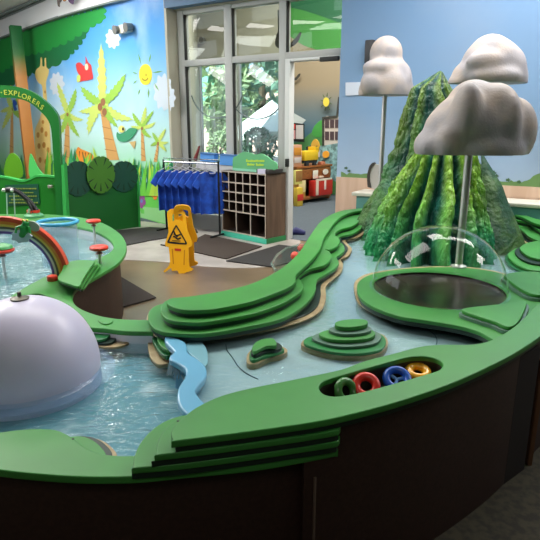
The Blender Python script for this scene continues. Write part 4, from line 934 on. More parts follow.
# body
A_out = [(338, 449.5, 'c'), (300, 457), (250, 465), (180, 472), (140, 476), (100, 477), (65, 476), (26, 473), (0, 470), (-60, 462), ('w', -1.5, 1.6), ('w', -2.4, 2.4), ('w', -3.2, 3.6), ('w', -3.7, 4.8), ('w', -3.6, 5.7), ('w', -3.2, 5.98), (0, 214), (40, 214), (75, 216.5), (100, 222), (118, 232), (126, 243), (125.5, 253), (118, 263), (104, 272), (89, 280.5), (76, 289), (72.5, 298), (78, 307), (97, 315), (120, 319), (150, 320, 'c')]
A_in = [(153, 331.5, 'c'), (125, 331), (104, 328.5), (88, 327), (72, 321), (50, 319), (28, 316), (13, 306), (9, 298), (22, 289), (44, 277), (58, 271.5), (78, 266), (98, 258.5), (110, 252), (113.5, 246.5), (110, 240), (101, 234), (90, 229.5), (72, 226), (40, 223), (0, 222), ('w', -3.2, 5.3), ('w', -3.3, 4.7), ('w', -2.85, 3.7), ('w', -2.15, 2.65), ('w', -1.3, 1.85), (-40, 436), (0, 432), (15.5, 430), (39, 428.5), (57, 430), (72.6, 437.6), (85.6, 448), (104, 454), (130, 455.5), (160, 452), (200, 446, ), (260, 436), (336, 424, 'c')]
Ao_o = cr(px2(A_out, ZA), 6, closed=False); Ai = cr(px2(A_in, ZA), 6, closed=False)
Ao = Ao_o+Ai
hol = cr(px2([(27, 296), (31, 294), (39, 293.5), (46, 296), (45, 299.5), (36, 301), (29, 300)], ZA), 5)
plate('rim', Ao, ZA, .024, G_TOP, tb_l, holes=[hol])
# liner: white inner wall, brown outer body
def off_line(p, d):
    o = []
    for i in range(len(p)):
        t = (p[min(i+1, len(p)-1)]-p[max(i-1, 0)]).normalized(); o.append(p[i]+V((-t.y, t.x))*d)
    return o
inn = off_line(Ai, -.012 if area(Ao) < 0 else .012)
ribbon('basin_wall', inn, .40, ZA-.023, .012, WHITE, tb_l)
sgn = -1 if area(Ao) < 0 else 1
bl = off_line(Ao_o, sgn*.07)
ribbon('side_panel', bl, 0, ZA-.022, .02, BROWN, tb_l)
# right body
Dout = cr(px2([(308, 423, 'c')]+D_near_out[3:]+D_right_w+D_far_out+[(168, 301, 'c')], ZD), 6, closed=False)
br_ = off_line(Dout, .035)
if (br_[20]-V((1.6, 3.2))).length > (Dout[20]-V((1.6, 3.2))).length: br_ = off_line(Dout, -.035)
br_ = [p for p in br_]
ribbon('side_panel', br_, 0, ZD-.04, .02, BROWN, tb_r)
# vertical joint strip and access door on the near side
def near_pt(px, off): 
    best = min(range(len(br_)), key=lambda i: abs(at(px, 430, .4).x/at(px, 430, .4).y-br_[i].x/br_[i].y) if br_[i].y < 3 else 9); return best
i0 = near_pt(316, 0)
# basin floors
BF_R = M('basin_floor_blue', S(168, 190, 198), .5, noise2=S(182, 200, 206), scale=3, detail=6)
BF_L = M('basin_floor_teal', S(108, 160, 172), .5, noise2=S(226, 228, 226), scale=4, detail=9, ramp=(.5, .64))
wl = [(165, 336), (174, 352), (178, 364), (184, 376), (180, 388), (182, 400), (195, 412)]
fr_px = [('w', p.x, p.y) for p in inset(Do, .0)[:0]]
Rfl = [V((p.x, p.y)) for p in off_line(Dout, (br_[5]-Dout[5]).length*0)]
def polyfloor(name, pts, z, mat, par, th=.01, holes=()): return board3(name, [[V((p.x, p.y, z)) for p in clean(q)] for q in [pts]+list(holes)], V((0, 0, 1)), th, mat, par, smooth=0)
ins = .1
inner_r = off_line(Dout, ins if (off_line(Dout, ins)[20]-V((1.6, 3.2))).length < (Dout[20]-V((1.6, 3.2))).length else -ins)
wl_w = cr(px2(wl, ZWR), 5, closed=False)
Rpoly = inner_r+wl_w
o = polyfloor('basin_floor', Rpoly, .478, BF_R, tb_r, holes=[hole])
wat_r = polyfloor('water', Rpoly, ZWR, thin_glass('water_upper', (.90, .95, .95), .06, ior=1.33, bump=.14, bscale=14, stretch=(1, 1.6, 1)), None, .0005, holes=[hole])
tag(recenter(wat_r), 'shallow rippling water in the raised basin around the mountain', 'water', kind='stuff')
inner_l = off_line(Ao_o, sgn*.1)
Lpoly = inner_l[6:-8]+cr(px2([(150, 322), (160, 326), (172, 338)]+wl[1:]+[(215, 425)], ZWL), 4, closed=False)
polyfloor('basin_floor', Lpoly, .405, BF_L, tb_l)
wat_l = polyfloor('water', Lpoly, ZWL, thin_glass('water_lower', (.86, .93, .94), .08, ior=1.33, bump=.45, bscale=15, stretch=(1, 2.2, 1)), None, .0005)
tag(recenter(wat_l), 'rippling water in the lower left basin around the white dome', 'water', kind='stuff')
# seams on the upper basin floor
for pts in ([(226, 344), (227, 350), (233, 358), (238, 366), (246, 373), (258, 379)], [(436, 345), (437, 340), (434, 334), (425, 328), (408, 322)]):
    q = cr(px2(pts, .48), 5, closed=False); tube('seam', [V((p.x, p.y, .4795)) for p in q], .0022, M('seam_dark', S(70, 96, 110), .6), tb_r, 5)
# dark lens terrace under the near left rim
for k, (z, pts, m) in enumerate(((.47, [(60, 440), (78, 437), (95, 438), (108, 444), (117, 456), (100, 462), (70, 452)], TAN), (.485, [(60, 440), (78, 436), (92, 437), (104, 443), (112, 455), (95, 460), (70, 450)], G_BK), (.497, [(60, 440), (76, 436), (88, 438), (98, 444), (106, 455), (95, 460), (70, 450)], G_TOP))):
    plate(('sand_sheet', 'spacer', 'terrace_sheet')[k], cr(px2(pts, z), 5), z, .012, m, tb_l, bev=.002)
for k, (z, pts, m) in enumerate(((.462, [(78, 340), (104, 347), (124, 345), (130, 338), (110, 332), (84, 326)], TAN), (.475, [(78, 338), (100, 343), (112, 342), (116, 336), (100, 330), (84, 324)], G_BK), (.49, [(78, 334), (96, 340), (106, 338), (110, 333), (98, 328), (84, 322)], M('terrace_forest', S(24, 100, 52), .35)))):
    plate(('sand_sheet', 'spacer', 'terrace_sheet')[k], cr(px2(pts, z), 5), z, .012, m, tb_l, bev=.002)
# green blob and sand where the river wall starts
for z, pts, m, nm in ((.462, [(148, 338), (150, 356), (158, 364), (170, 362), (176, 350), (170, 336), (158, 330)], TAN, 'sand_sheet'), (.49, [(152, 336), (158, 350), (166, 356), (174, 352), (172, 336), (160, 330)], M('terrace_forest', (0, 0, 0)), 'terrace_sheet'), (.512, [(157, 336), (161, 346), (170, 350), (174, 344), (172, 334), (162, 331)], G_TOP, 'terrace_sheet')):
    plate(nm, cr(px2(pts, z), 5), z, .02, m, tb_l)
# leaf plateau with stepped edge on the isthmus
for k in range(3):
    z = ZA+.024*(k+1); g = 1-.0*k; dx = (2-k)*2.6; dy = (2-k)*2.0
    pts = [(66, 263+k*0), (80, 260), (94+dx, 261+dy*.6), (90+dx, 268+dy), (83+dx*.9, 279+dy), (79+dx*.6, 286+dy*.6), (70, 284), (58, 279), (62, 270)]
    q = cr(px2(pts, z), 5); plate('leaf_plateau', q, z, .014, G_TOP, tb_l, bev=.003); spacer('spacer', q, z-.014, .012, tb_l, .01)
q = cr(px2([(101, 317), (104, 319.5), (112, 319), (112, 322), (106, 324), (100, 322), (98, 319)], ZA+.006), 4); plate('leaf_patch', q, ZA+.006, .008, G_TOP, tb_l, bev=.002)
# screws
for x, y, z, par in ((178, 421, ZD, tb_r), (73, 439, ZA, tb_l)):
    lathe('screw', [(0, 0), (.004, 0), (.004, .001), (0, .0015)], at(x, y, z), BLACK, par, n=12)
# protruding edge stack ends: lower sheet under the near terraces
# tray
plate('tray_floor', inset(tray, -.004), .555, .006, BROWN, tb_r, bev=.001)
tw = inset(tray, -.004); ribbon('tray_wall', tw, .55, ZD-.012, .008, M('tray_wall', S(40, 34, 22), .6), tb_r, closed=True)
# panel joint + door on near side
jp = [br_[i0+k] for k in range(2)]
tdir = (br_[i0+1]-br_[i0-1]).normalized(); nrm = V((tdir.y, -tdir.x)); 
if nrm.y > 0: nrm = -nrm
c = br_[i0]+nrm*.012
box('panel_joint', (c.x, c.y, .22), (.008, .006, .44), M('joint_light', S(96, 80, 68), .5), tb_r, rz=atan2(tdir.y, tdir.x), bev=.001)
# right end service panel that stands proud
pa, pb = at(514, 400, .5), at(528, 380, .5)
def colp(px, Y): d = ray(px, 400); return V((d.x/d.y*Y, Y))
q0, q1 = colp(511, 1.96), colp(530, 2.06)
ribbon('service_panel', [q0, (q0+q1)/2, q1], .0, ZD-.06, .03, M('service_brown', S(26, 18, 16), .7), tb_r)
tl = box('wooden_post', (colp(536, 2.1).x, 2.1, .25), (.02, .05, .5), M('post_wood', S(110, 76, 52), .6), None); tag(recenter(tl), 'narrow wooden upright at the right end of the brown table side', 'post')

# ------------------------------------------------------------------ river wall (blue weir)
we_px = [(165, 336.5), (170, 335.5), (185, 342), (188, 352), (198, 359), (205.5, 366), (206, 376), (198, 385.5), (195.5, 391), (202, 400), (212, 409), (198, 420), (184, 411), (178, 403), (177, 392), (180, 384), (185, 376), (184.5, 368), (178, 363.5), (169.5, 359.5), (170, 355), (174, 351.5), (169, 346), (165, 341)]
rw = empty('river_wall', at(185, 375, .4), 'pale blue winding river wall between the two basins', 'river wall')
q = cr(px2(we_px, .535), 5)
plate('wall_top', q, .535, .03, BLUEW, rw, bev=.008)
plate('wall_base', inset(q, .012), .505, .1, M('blue_plastic_lower', S(96, 156, 190), .3), rw, bev=.004)
q = cr(px2([(186, 343), (200, 341), (207, 350), (208, 362), (204, 366), (197, 359), (188, 352)], .515), 5)
plate('low_ledge', q, .515, .012, M('ledge_teal', S(120, 168, 180), .3), rw)
wf = M('falling_water', S(180, 200, 205), .15)
bm = bmesh.new(); rr = random.Random(4)
for k in range(26):
    p = at(172+rr.uniform(0, 13), 361+rr.uniform(0, 4.5)+0, .515); h = rr.uniform(.03, .06); addtube(bm, [p+V((-.012, -.01, 0)), p+V((-.022, -.02, -h))], [.0035, .002], 6)
wfo = bmobj('waterfall', bm, thin_glass('fall_glass', (.85, .93, .95), .05, ior=1.4, diff=S(210, 222, 225), dw=.35)); tag(recenter(wfo), 'little curtain of water spilling over the blue river wall', 'waterfall', kind='stuff')

# ------------------------------------------------------------------ terrace islands
def island(loc_px, layers, label, z0=.50):
    e = empty('terrace_island', at(loc_px[0], loc_px[1], z0-.022), label, 'island')
    for z, th, mat, pts, nm, f in layers:
        q = cr(px2(pts, z), 5)
        plate(nm, q, z, th, mat, e, bev=f)
    return e
def el(cx, cy, rx, ry, sk=0):
    return [(cx+rx*cos(t)+sk*sin(t), cy+ry*sin(t)) for t in [2*pi*k/12 for k in range(12)]]
G1 = M('terrace_mid', S(38, 124, 62), .35); G0 = M('terrace_forest', (0, 0, 0))
island((345, 345), [
    (.505, .03, TAN, [(301, 344), (306, 338.5), (325, 335), (365, 331), (382, 334), (388, 341), (384, 350), (372, 355), (345, 355.5), (322, 352), (309, 348)], 'sand_sheet', .002),
    (.519, .014, G1, [(304, 343), (308, 337), (330, 333), (365, 330), (381, 334), (386, 341), (381, 349), (362, 353), (338, 352.5), (318, 348.5)], 'terrace_sheet', .003),
    (.532, .012, G_GR, [(312, 338), (322, 332), (345, 329), (368, 329), (379, 333), (381, 338), (374, 343.5), (352, 346.5), (330, 345)], 'spacer', .001),
    (.55, .018, G_TOP, [(319, 333.5), (330, 329), (348, 327), (365, 327), (374, 331), (374.5, 335), (366, 338.5), (346, 340), (328, 338.5)], 'terrace_sheet', .004),
    (.564, .014, G_GR, [(329, 328.5), (340, 325.5), (356, 324.5), (369, 326.5), (371, 330), (362, 333), (344, 334), (333, 332)], 'spacer', .001),
    (.586, .022, G_TOP, [(335, 322.5), (342, 320), (354, 318.8), (365, 319.5), (368, 322), (364, 325), (350, 327), (338, 326)], 'terrace_sheet', .004)],
    'five-tier oval green terrace island in the middle of the upper basin')
island((266, 352), [
    (.503, .03, TAN, [(246.5, 361), (248, 353), (256, 347), (272, 345), (284, 347), (287.5, 351), (281, 355), (270, 357), (258, 363), (250, 364)], 'sand_sheet', .002),
    (.518, .015, G1, [(249.5, 358), (251, 350), (260, 345), (274, 343), (282, 347), (284, 350), (274, 353.5), (262, 357), (254, 360)], 'terrace_sheet', .003),
    (.532, .014, G_BK, [(251, 353), (254, 346), (265, 342), (276, 342), (282, 346), (278, 349.5), (266, 351), (256, 355)], 'spacer', .001),
    (.552, .018, G_TOP, [(252, 347.5), (255, 342.5), (262, 339), (272, 338), (276, 341), (275.5, 345), (266, 346), (258, 349.5), (253.5, 351)], 'terrace_sheet', .004)],
    'small three-tier green island at the left of the upper basin')
island((530, 262), [
    (.505, .03, G0, [(505, 257), (520, 247), (545, 245), (565, 255), (555, 275), (530, 274), (514, 268)], 'base_sheet', .002),
    (.525, .018, G_TOP, [(508, 254), (522, 246), (545, 244), (562, 253), (552, 270), (532, 270), (516, 264)], 'terrace_sheet', .004),
    (.54, .014, G_BK, [(515, 250), (528, 244), (545, 243), (558, 252), (548, 264), (532, 263), (520, 258)], 'spacer', .001),
    (.56, .02, G_TOP, [(520, 247), (530, 242), (546, 241), (556, 249), (547, 259), (533, 257.5), (524, 253)], 'terrace_sheet', .004)],
    'green terrace island at the right edge beside the clear dome')

# ------------------------------------------------------------------ mountains
def mountain(name, label, prof, nr, amp, seed, cols, tw=0.0, rough_=.32):
    """prof: rows (z, cx, cy, rx, ry)"""
    NZ, NA = 90, 180; vs = []; fs = []; cl_ = []
    z0, z1 = prof[0][0], prof[-1][0]
    def lerp(z):
        for a, b in zip(prof, prof[1:]):
            if z <= b[0]: u = (z-a[0])/(b[0]-a[0]); return [a[i]+(b[i]-a[i])*u for i in range(1, 5)]
        return list(prof[-1][1:])
    for i in range(NZ+1):
        u = i/NZ; z = z0+(z1-z0)*u; cx, cy, rx, ry = lerp(z)
        for k in range(NA):
            t = 2*pi*k/NA
            w = noise.noise(V((cos(t)*1.2, sin(t)*1.2, u*1.3+seed)))*2.0
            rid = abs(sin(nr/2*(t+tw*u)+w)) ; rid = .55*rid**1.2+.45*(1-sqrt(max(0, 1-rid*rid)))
            q = V((cos(t)*rx*5, sin(t)*ry*5, z*4+seed)); nz = noise.noise(q)*.07+noise.noise(q*3.5)*.045+noise.noise(q*9)*.02
            taper = min(1, (1-u)*6+.15)
            f = 1-amp*(1-rid)*taper+nz*taper
            vs.append((cx+rx*f*cos(t), cy+ry*f*sin(t), z)); cl_.append((rid, u))
    for i in range(NZ):
        for k in range(NA): fs.append((i*NA+k, i*NA+(k+1) % NA, (i+1)*NA+(k+1) % NA, (i+1)*NA+k))
    vs.append((prof[-1][1], prof[-1][2], z1+.01)); top_ = len(vs)-1; cl_.append((1, 1))
    for k in range(NA): fs.append((NZ*NA+k, NZ*NA+(k+1) % NA, top_))
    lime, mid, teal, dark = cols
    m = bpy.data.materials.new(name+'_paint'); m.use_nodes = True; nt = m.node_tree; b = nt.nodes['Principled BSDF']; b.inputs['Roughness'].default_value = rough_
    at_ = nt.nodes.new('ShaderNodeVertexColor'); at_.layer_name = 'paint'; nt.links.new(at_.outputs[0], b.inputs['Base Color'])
    nn = nt.nodes.new('ShaderNodeTexNoise'); nn.inputs['Scale'].default_value = 34; nn.inputs['Detail'].default_value = 5
    tc = nt.nodes.new('ShaderNodeTexCoord'); mpp = nt.nodes.new('ShaderNodeMapping'); mpp.inputs['Scale'].default_value = (1, 1, .4); nt.links.new(tc.outputs['Object'], mpp.inputs[0]); nt.links.new(mpp.outputs[0], nn.inputs['Vector'])
    bp = nt.nodes.new('ShaderNodeBump'); bp.inputs['Strength'].default_value = .9; bp.inputs['Distance'].default_value = .045
    nt.links.new(nn.outputs['Fac'], bp.inputs['Height']); nt.links.new(bp.outputs[0], b.inputs['Normal'])
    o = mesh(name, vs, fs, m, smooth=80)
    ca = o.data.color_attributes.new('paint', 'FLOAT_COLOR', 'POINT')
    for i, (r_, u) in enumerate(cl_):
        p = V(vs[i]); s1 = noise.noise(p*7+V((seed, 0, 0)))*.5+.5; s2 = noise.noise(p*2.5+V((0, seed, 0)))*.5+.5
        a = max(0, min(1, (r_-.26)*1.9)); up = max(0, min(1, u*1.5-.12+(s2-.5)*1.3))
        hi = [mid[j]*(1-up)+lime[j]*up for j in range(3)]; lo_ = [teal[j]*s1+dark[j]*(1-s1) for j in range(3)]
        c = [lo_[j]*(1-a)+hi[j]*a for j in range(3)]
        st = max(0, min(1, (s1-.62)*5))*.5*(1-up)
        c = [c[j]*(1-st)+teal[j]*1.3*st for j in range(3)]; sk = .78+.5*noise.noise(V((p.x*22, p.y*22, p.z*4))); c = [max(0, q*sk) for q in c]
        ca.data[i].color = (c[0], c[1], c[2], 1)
    tag(recenter(o), label, 'mountain'); return o
def X(px, Y, z):
    d = None
    # x at forward distance Y, height z for image column px
    dep = Y*cos(TH)+(H-z)*sin(TH); return (px-270)/F*dep
def rows(data, Y, ry):
    out_ = []
    for (py, xl, xr, dy, r) in data:
        z = fwd(400, py, Y+dy).z; l, r_ = X(xl, Y+dy, z), X(xr, Y+dy, z); out_.append((z, (l+r_)/2, Y+dy, (r_-l)/2, r))
    out_.sort(); return out_
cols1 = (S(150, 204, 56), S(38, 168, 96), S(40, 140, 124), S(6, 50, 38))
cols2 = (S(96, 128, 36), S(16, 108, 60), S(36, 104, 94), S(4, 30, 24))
back = rows([(232, 349, 500, -.15, .48), (215, 360, 496, -.1, .44), (190, 374, 489, -.05, .37), (165, 384, 482, 0, .30), (150, 391, 479, 0, .26), (120, 400, 470, .03, .2), (100, 406, 458, .05, .16), (88, 411, 451, .06, .12), (80, 425, 447, .07, .07), (72, 437.5, 442.5, .08, .02)], 5.0, 0)
zb_ = back[0][0]; back = [(.48,)+tuple(back[0][1:])]+[r for r in back if r[0] > .52]
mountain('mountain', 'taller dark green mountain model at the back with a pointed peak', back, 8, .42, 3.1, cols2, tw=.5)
frt = rows([(250, 361, 494, -.05, .5), (235, 367, 490, -.03, .46), (211, 376, 486, 0, .38), (183, 393, 482, .02, .29), (165, 406, 480, .03, .22), (150, 415, 478, .03, .17), (138, 426, 470, .04, .11), (128, 438, 460, .05, .05)], 4.15, 0)
frt = [(.48,)+tuple(frt[0][1:])]+[r for r in frt if r[0] > .52]
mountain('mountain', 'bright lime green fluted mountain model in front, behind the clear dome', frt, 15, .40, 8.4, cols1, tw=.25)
# dark triangular spur on the right
sp = blob('mountain_spur', [], None) if False else None
def spur():
    # ridge from (484,170) down to a foot at (524,249)
    pts = []
    top3 = fwd(481, 150, 4.4); f1 = at(528, 250, .49); f2 = at(484, 256, .49); b1 = at(500, 224, .49)
    vs = []; fs = []; n = 14; m = 14
    for i in range(n+1):
        u = i/n
        for j in range(m+1):
            v = j/m
            a = top3.lerp(f2, u); b = top3.lerp(f1, u); p = a.lerp(b, v)
            bulge = sin(pi*v)*.07*u*(1-.3*u); p = p+V((.0, -bulge-.02*noise.noise(p*9), .03*noise.noise(p*6)*(1-u)+.05*sin(pi*u)*(v)))
            vs.append(p)
    for i in range(n+1):
        u = i/n
        for j in range(m+1):
            v = j/m; a = top3.lerp(f2, u); b = top3.lerp(f1, u); p = a.lerp(b, v); p = p.lerp(V((b1.x, b1.y, p.z)), .8*u*sin(pi*v)); vs.append(p)
    q = (n+1)*(m+1)
    for i in range(n):
        for j in range(m):
            a = i*(m+1)+j; fs.append((a, a+1, a+m+2, a+m+1)); fs.append((q+a, q+a+m+1, q+a+m+2, q+a+1))
    o = mesh('mountain_spur', vs, fs, M('spur_green', S(24, 70, 38), .45, noise2=S(60, 96, 40), scale=7, bump=.6, bscale=30), smooth=60)
    tag(recenter(o), 'dark green triangular rock spur at the right foot of the mountains', 'mountain')
spur()

# ------------------------------------------------------------------ clouds on poles
CLM = M('cloud_cream', S(178, 162, 150), .6, noise2=S(152, 147, 150), scale=4, bump=.12, bscale=60)
def cloud(label, Y, pole_px, zbot, balls, foot_z, cutpx):
    """balls given in pixel (x,y) with pixel radii, at forward distance Y (+dy)"""
    z = zbot; x = X(pole_px[0], Y, z)
    e = empty('cloud_sculpture', (x, Y, foot_z), label, 'cloud sculpture')
    bs_ = []
    for bx_, by_, rx, ry, dy, rd in balls:
        p = fwd(bx_, by_, Y+dy); s = (Y*cos(TH)+(H-p.z)*sin(TH))/F; bs_.append((p, (rx*s, rd, ry*s)))
    blob('cloud_body', bs_, CLM, voxel=.016, smooth_it=16, cut=zbot, parent=e)
    tube('pole', [V((x, Y, foot_z)), V((x, Y, zbot+.06))], .0235, STEEL, e, 20)
    lathe('pole_flange', [(0, 0), (.05, 0), (.05, .008), (.03, .012), (.024, .02)], (x, Y, foot_z), STEEL, e, n=24)
    return e
z3 = fwd(470, 153.5, 3.42).z
cloud('largest cream cloud sculpture on a steel pole beside the clear dome', 3.42, (469, 200), z3, [
    (476, 132, 50, 42, 0, .26), (472, 108, 26, 28, .03, .2), (446, 132, 22, 26, -.02, .17), (436, 146, 22, 19, -.03, .16), (430, 148, 14, 14, -.08, .1), (466, 118, 16, 34, -.16, .1), (494, 112, 24, 28, -.06, .16), (512, 132, 22, 34, 0, .18), (508, 126, 12, 30, -.17, .09), (484, 150, 40, 24, -.1, .18), (448, 146, 14, 22, -.16, .08)], ZB, 0)
z1 = fwd(385, 95.5, 5.35).z
cloud('left cream cloud sculpture of three stacked billows on a steel pole', 5.35, (385, 160), z1, [
    (386, 54, 16.5, 17.5, 0, .16), (386, 72, 22, 17, -.02, .18), (386, 92, 28, 22, -.0, .22), (374, 84, 14, 14, -.14, .09), (390, 88, 16, 20, -.16, .08), (403, 84, 9, 20, -.04, .12), (380, 68, 18, 9, -.13, .09)], .49, 0)
z2 = fwd(490, 83.5, 4.75).z
cloud('right rear cream cloud sculpture above and behind the largest cloud', 4.75, (478, 150), z2, [
    (491, 66, 30, 28, 0, .2), (490, 54, 21, 19, .0, .17), (472, 76, 20, 16, -.0, .17), (460, 82, 12, 8, -.0, .12), (506, 72, 19, 26, -.0, .18), (513, 80, 13, 20, 0, .16), (488, 62, 22, 12, -.14, .08), (496, 76, 26, 10, -.16, .08)], .49, 0)

# ------------------------------------------------------------------ clear dome
cd_ = empty('clear_dome', (dc.x, dc.y, ZB), 'clear acrylic dome over a dark well, in front of the mountains', 'dome')
DG = thin_glass('clear_acrylic', (.93, .97, .95), .04, ior=1.38)
prof = [(DR*cos(a), DR*.97*sin(a)) for a in [pi/2*k/28 for k in range(29)]]; prof[-1] = (0.0001, DR*.97)
lathe('dome_shell', prof, (dc.x, dc.y, ZB), DG, cd_, n=96, cap=False)
lathe('dome_flange', [(DR+.012, 0), (DR+.012, .004), (DR-.004, .005), (DR-.004, 0)], (dc.x, dc.y, ZB), DG, cd_, n=96, cap=False)
# ------------------------------------------------------------------ white dome in the lower basin
wc0 = at(29, 368, ZWL); wc0 = V((X(28, 2.05, .5), 2.05, ZWL-.05)); WR = .285
wd0 = empty('white_dome', wc0, 'milky lilac-white dome fountain rising from the lower left basin', 'dome fountain')
WDM = M('milky_acrylic', S(206, 200, 222), .36, sss=.2)
prof = [(WR, 0), (WR*.995, .08)]+[(WR*cos(a)**.92, .08+.30*sin(a)) for a in [pi/2*k/26 for k in range(1, 26)]]+[(.0001, .38)]
lathe('dome_shell', prof, wc0, WDM, wd0, n=96)
lathe('nozzle_plate', [(0, .376), (.034, .376), (.036, .384), (.015, .39), (.008, .392), (.008, .408), (0, .41)], wc0, M('dull_metal', S(96, 92, 82), .4, .8), wd0, n=32)
SKT = thin_glass('water_skirt', (.86, .93, .98), .08, ior=1.33, bump=.3, bscale=12, diff=S(160, 180, 215), dw=.15)
ws_ = lathe('water_skirt', [(WR+.003, .070), (WR+.008, .063), (WR+.018, .058), (WR+.035, .054), (WR+.06, .0515)], wc0, SKT, n=96, cap=False)
tag(recenter(ws_), 'thin sheet of water flowing off the foot of the white dome', 'water', kind='stuff')

# ------------------------------------------------------------------ rings in the tray
def torus(name, R, r, mat, par=None, n=40, m=14):
    vs = []; fs = []
    for i in range(n):
        for j in range(m):
            a, b = 2*pi*i/n, 2*pi*j/m; vs.append(((R+r*cos(b))*cos(a), (R+r*cos(b))*sin(a), r*sin(b)))
    for i in range(n):
        for j in range(m): fs.append((i*m+j, ((i+1) % n)*m+j, ((i+1) % n)*m+(j+1) % m, i*m+(j+1) % m))
    return mesh(name, vs, fs, mat, par, local=True)
def ring(px, py, z, R, r, col, rot, label):
    o = torus('toy_ring', R, r, M('ring_%02x%02x%02x' % col, S(*col), .3, coat=.3)); o.location = at(px, py, z); o.rotation_euler = rot
    tag(o, label, 'toy ring', 'coloured rings in the counter tray'); return o
ring(346, 391, .597, .032, .014, (70, 128, 62), (radians(55), radians(25), .3), 'green toy ring at the left in the counter tray')
ring(366, 386, .602, .034, .0155, (216, 52, 40), (radians(40), radians(-12), .2), 'red toy ring in the counter tray')
rb = ring(397, 379, .598, .037, .014, (26, 84, 180), (radians(32), radians(-10), .2), 'blue toy ring with spokes in the counter tray')
for k in range(3):
    a = k*2*pi/3; tube('spoke', [(0, 0, -.004), (.036*cos(a), .036*sin(a), -.004)], .006, M('spoke_blue', S(110, 160, 214), .3), rb, 8, local=True)
ring(418, 372, .592, .033, .0155, (246, 176, 30), (radians(12), 0, 0), 'yellow toy ring at the right in the counter tray')

# ------------------------------------------------------------------ things in the back left basin
def red_disc(px, py, z, foot, R, label, green=False):
    p = at(px, py, z); e = empty('spinning_disc', V((p.x, p.y, foot)), label, 'spinning disc', 'red discs on stems in the lower basin')
    lathe('disc', [(0, 0), (R*.85, -.002), (R, .008), (R, .018), (R*.85, .026), (0, .03)], p, REDP, e, n=10)
    tube('stem', [V((p.x, p.y, foot)), V((p.x, p.y, p.z-.002))], .011, STEEL, e, 12)
    lathe('hub', [(.03, -.03), (.012, -.012), (.012, 0)], p, STEEL, e, n=16)
    if green: lathe('green_cap', [(0, .03), (R*.9, .028), (R*.8, .045), (R*.3, .06), (0, .064)], p, M('cap_green', S(70, 150, 84), .4), e, n=24)
    return e
red_disc(93.5, 222.5, .62, .41, .066, 'red disc on a steel stem, farther one by the back rim')
red_disc(99, 249.5, .62, .41, .066, 'red disc on a steel stem, nearer one by the right rim')
red_disc(2, 252, .60, .41, .085, 'red disc with green cap at the left edge of the lower basin', True)
bt = at(52.5, 280.5, ZA); b_ = lathe('red_button', [(0, 0), (.03, 0), (.032, .004), (.032, .026), (.028, .032), (0, .033)], V((bt.x, bt.y, ZA)), REDP, n=28); tag(recenter(b_), 'red round push button on the green isthmus below the rainbow', 'button')
# blue hoop on a clear drum
hc = at(58, 250, ZWL); hc = V((X(58, 4.05, .7), 4.05, .41))
hp = empty('vortex_tank', hc, 'clear water drum with a bright blue hoop rim', 'water drum')
zh = fwd(58, 222, 4.05).z-.41
rh = X(77, 4.05, .7)-X(58, 4.05, .7)
lathe('drum', [(rh*.92, 0), (rh*.97, zh)], hc, thin_glass('drum_acrylic', (.85, .92, .95), .02, ior=1.5, diff=S(200, 215, 230), dw=.3), hp, n=48, cap=False).data
hoop = torus('hoop', rh, .014, M('hoop_blue', S(70, 170, 214), .3, coat=.3), hp); hoop.location = (0, 0, zh)
# remove caps on drum handled by lathe (closed ends are clear too)
# rainbow
RBc = ((214, 78, 52), (226, 140, 50), (230, 196, 90), (96, 96, 84), (226, 222, 214), (120, 92, 176))
rc = at(62, 275, ZA); ry_ = rc.y; rcx = X(7, ry_, .6)
Ro = X(69.5, ry_, ZA+.02)-rcx
zpk = fwd(10, 216.5, ry_).z; Rz = zpk-ZA
rbw = empty('rainbow_arch', V((rcx, ry_, ZA)), 'rainbow striped arch standing over the lower basin', 'rainbow arch')
names = ('red_band', 'orange_band', 'yellow_band', 'grey_band', 'white_band', 'purple_band')
ww = [0, .25, .42, .56, .70, .84, 1.0]; BW = .108
for k, c in enumerate(RBc):
    vs = []; fs = []; n = 60; f0, f1 = ww[k]*BW, ww[k+1]*BW; dp = .022-.002*k
    for i in range(n+1):
        a = pi*i/n
        for f, y in ((f0, -dp), (f0, dp), (f1, dp), (f1, -dp)):
            vs.append((rcx+(Ro-f)*cos(a), ry_+y-.012*k*0, ZA+(Rz-f)*sin(a)))
    for i in range(n):
        for j in range(4): fs.append((4*i+j, 4*i+(j+1) % 4, 4*i+4+(j+1) % 4, 4*i+4+j))
    fs += [(3, 2, 1, 0), tuple(4*n+j for j in range(4))]
    mesh(names[k], vs, fs, M('rainbow_%s' % names[k], S(*c), .35), rbw)
# the far foot of the arch needs a base
lf = lathe('arch_foot_block', [(0, 0), (.07, 0), (.07, .11), (0, .112)], V((rcx-Ro+.04, ry_, .41)), G_BK, n=24); tag(recenter(lf), 'green block in the water carrying the far end of the rainbow', 'block')
fq = fwd(24.5, 229, ry_-.06)
fg_ = empty('frog_figure', fq, 'small green and yellow frog figure clinging to the rainbow', 'frog figure')
FRG = M('frog_green', S(30, 140, 60), .35)
blob('body', [(fq, (.03, .03, .035)), (fq+V((.012, 0, .035)), (.022, .024, .02)), (fq+V((-.015, -.01, -.035)), (.02, .02, .02))], FRG, voxel=.006, smooth_it=2, parent=fg_)
for sx_ in (-1, 1):
    tube('leg', [fq+V((sx_*.015, -.01, .02)), fq+V((sx_*.04, -.02, .012)), fq+V((sx_*.045, -.03, -.02))], .008, FRG, fg_, 8)
    lathe('eye', [(.008*sin(pi*k/8), -.008*cos(pi*k/8)) for k in range(9)], fq+V((.012+sx_*.012, -.008, .055)), M('frog_yellow', S(220, 220, 80), .4), fg_, n=12)
sp_ = fwd(21, 237, ry_-.03)
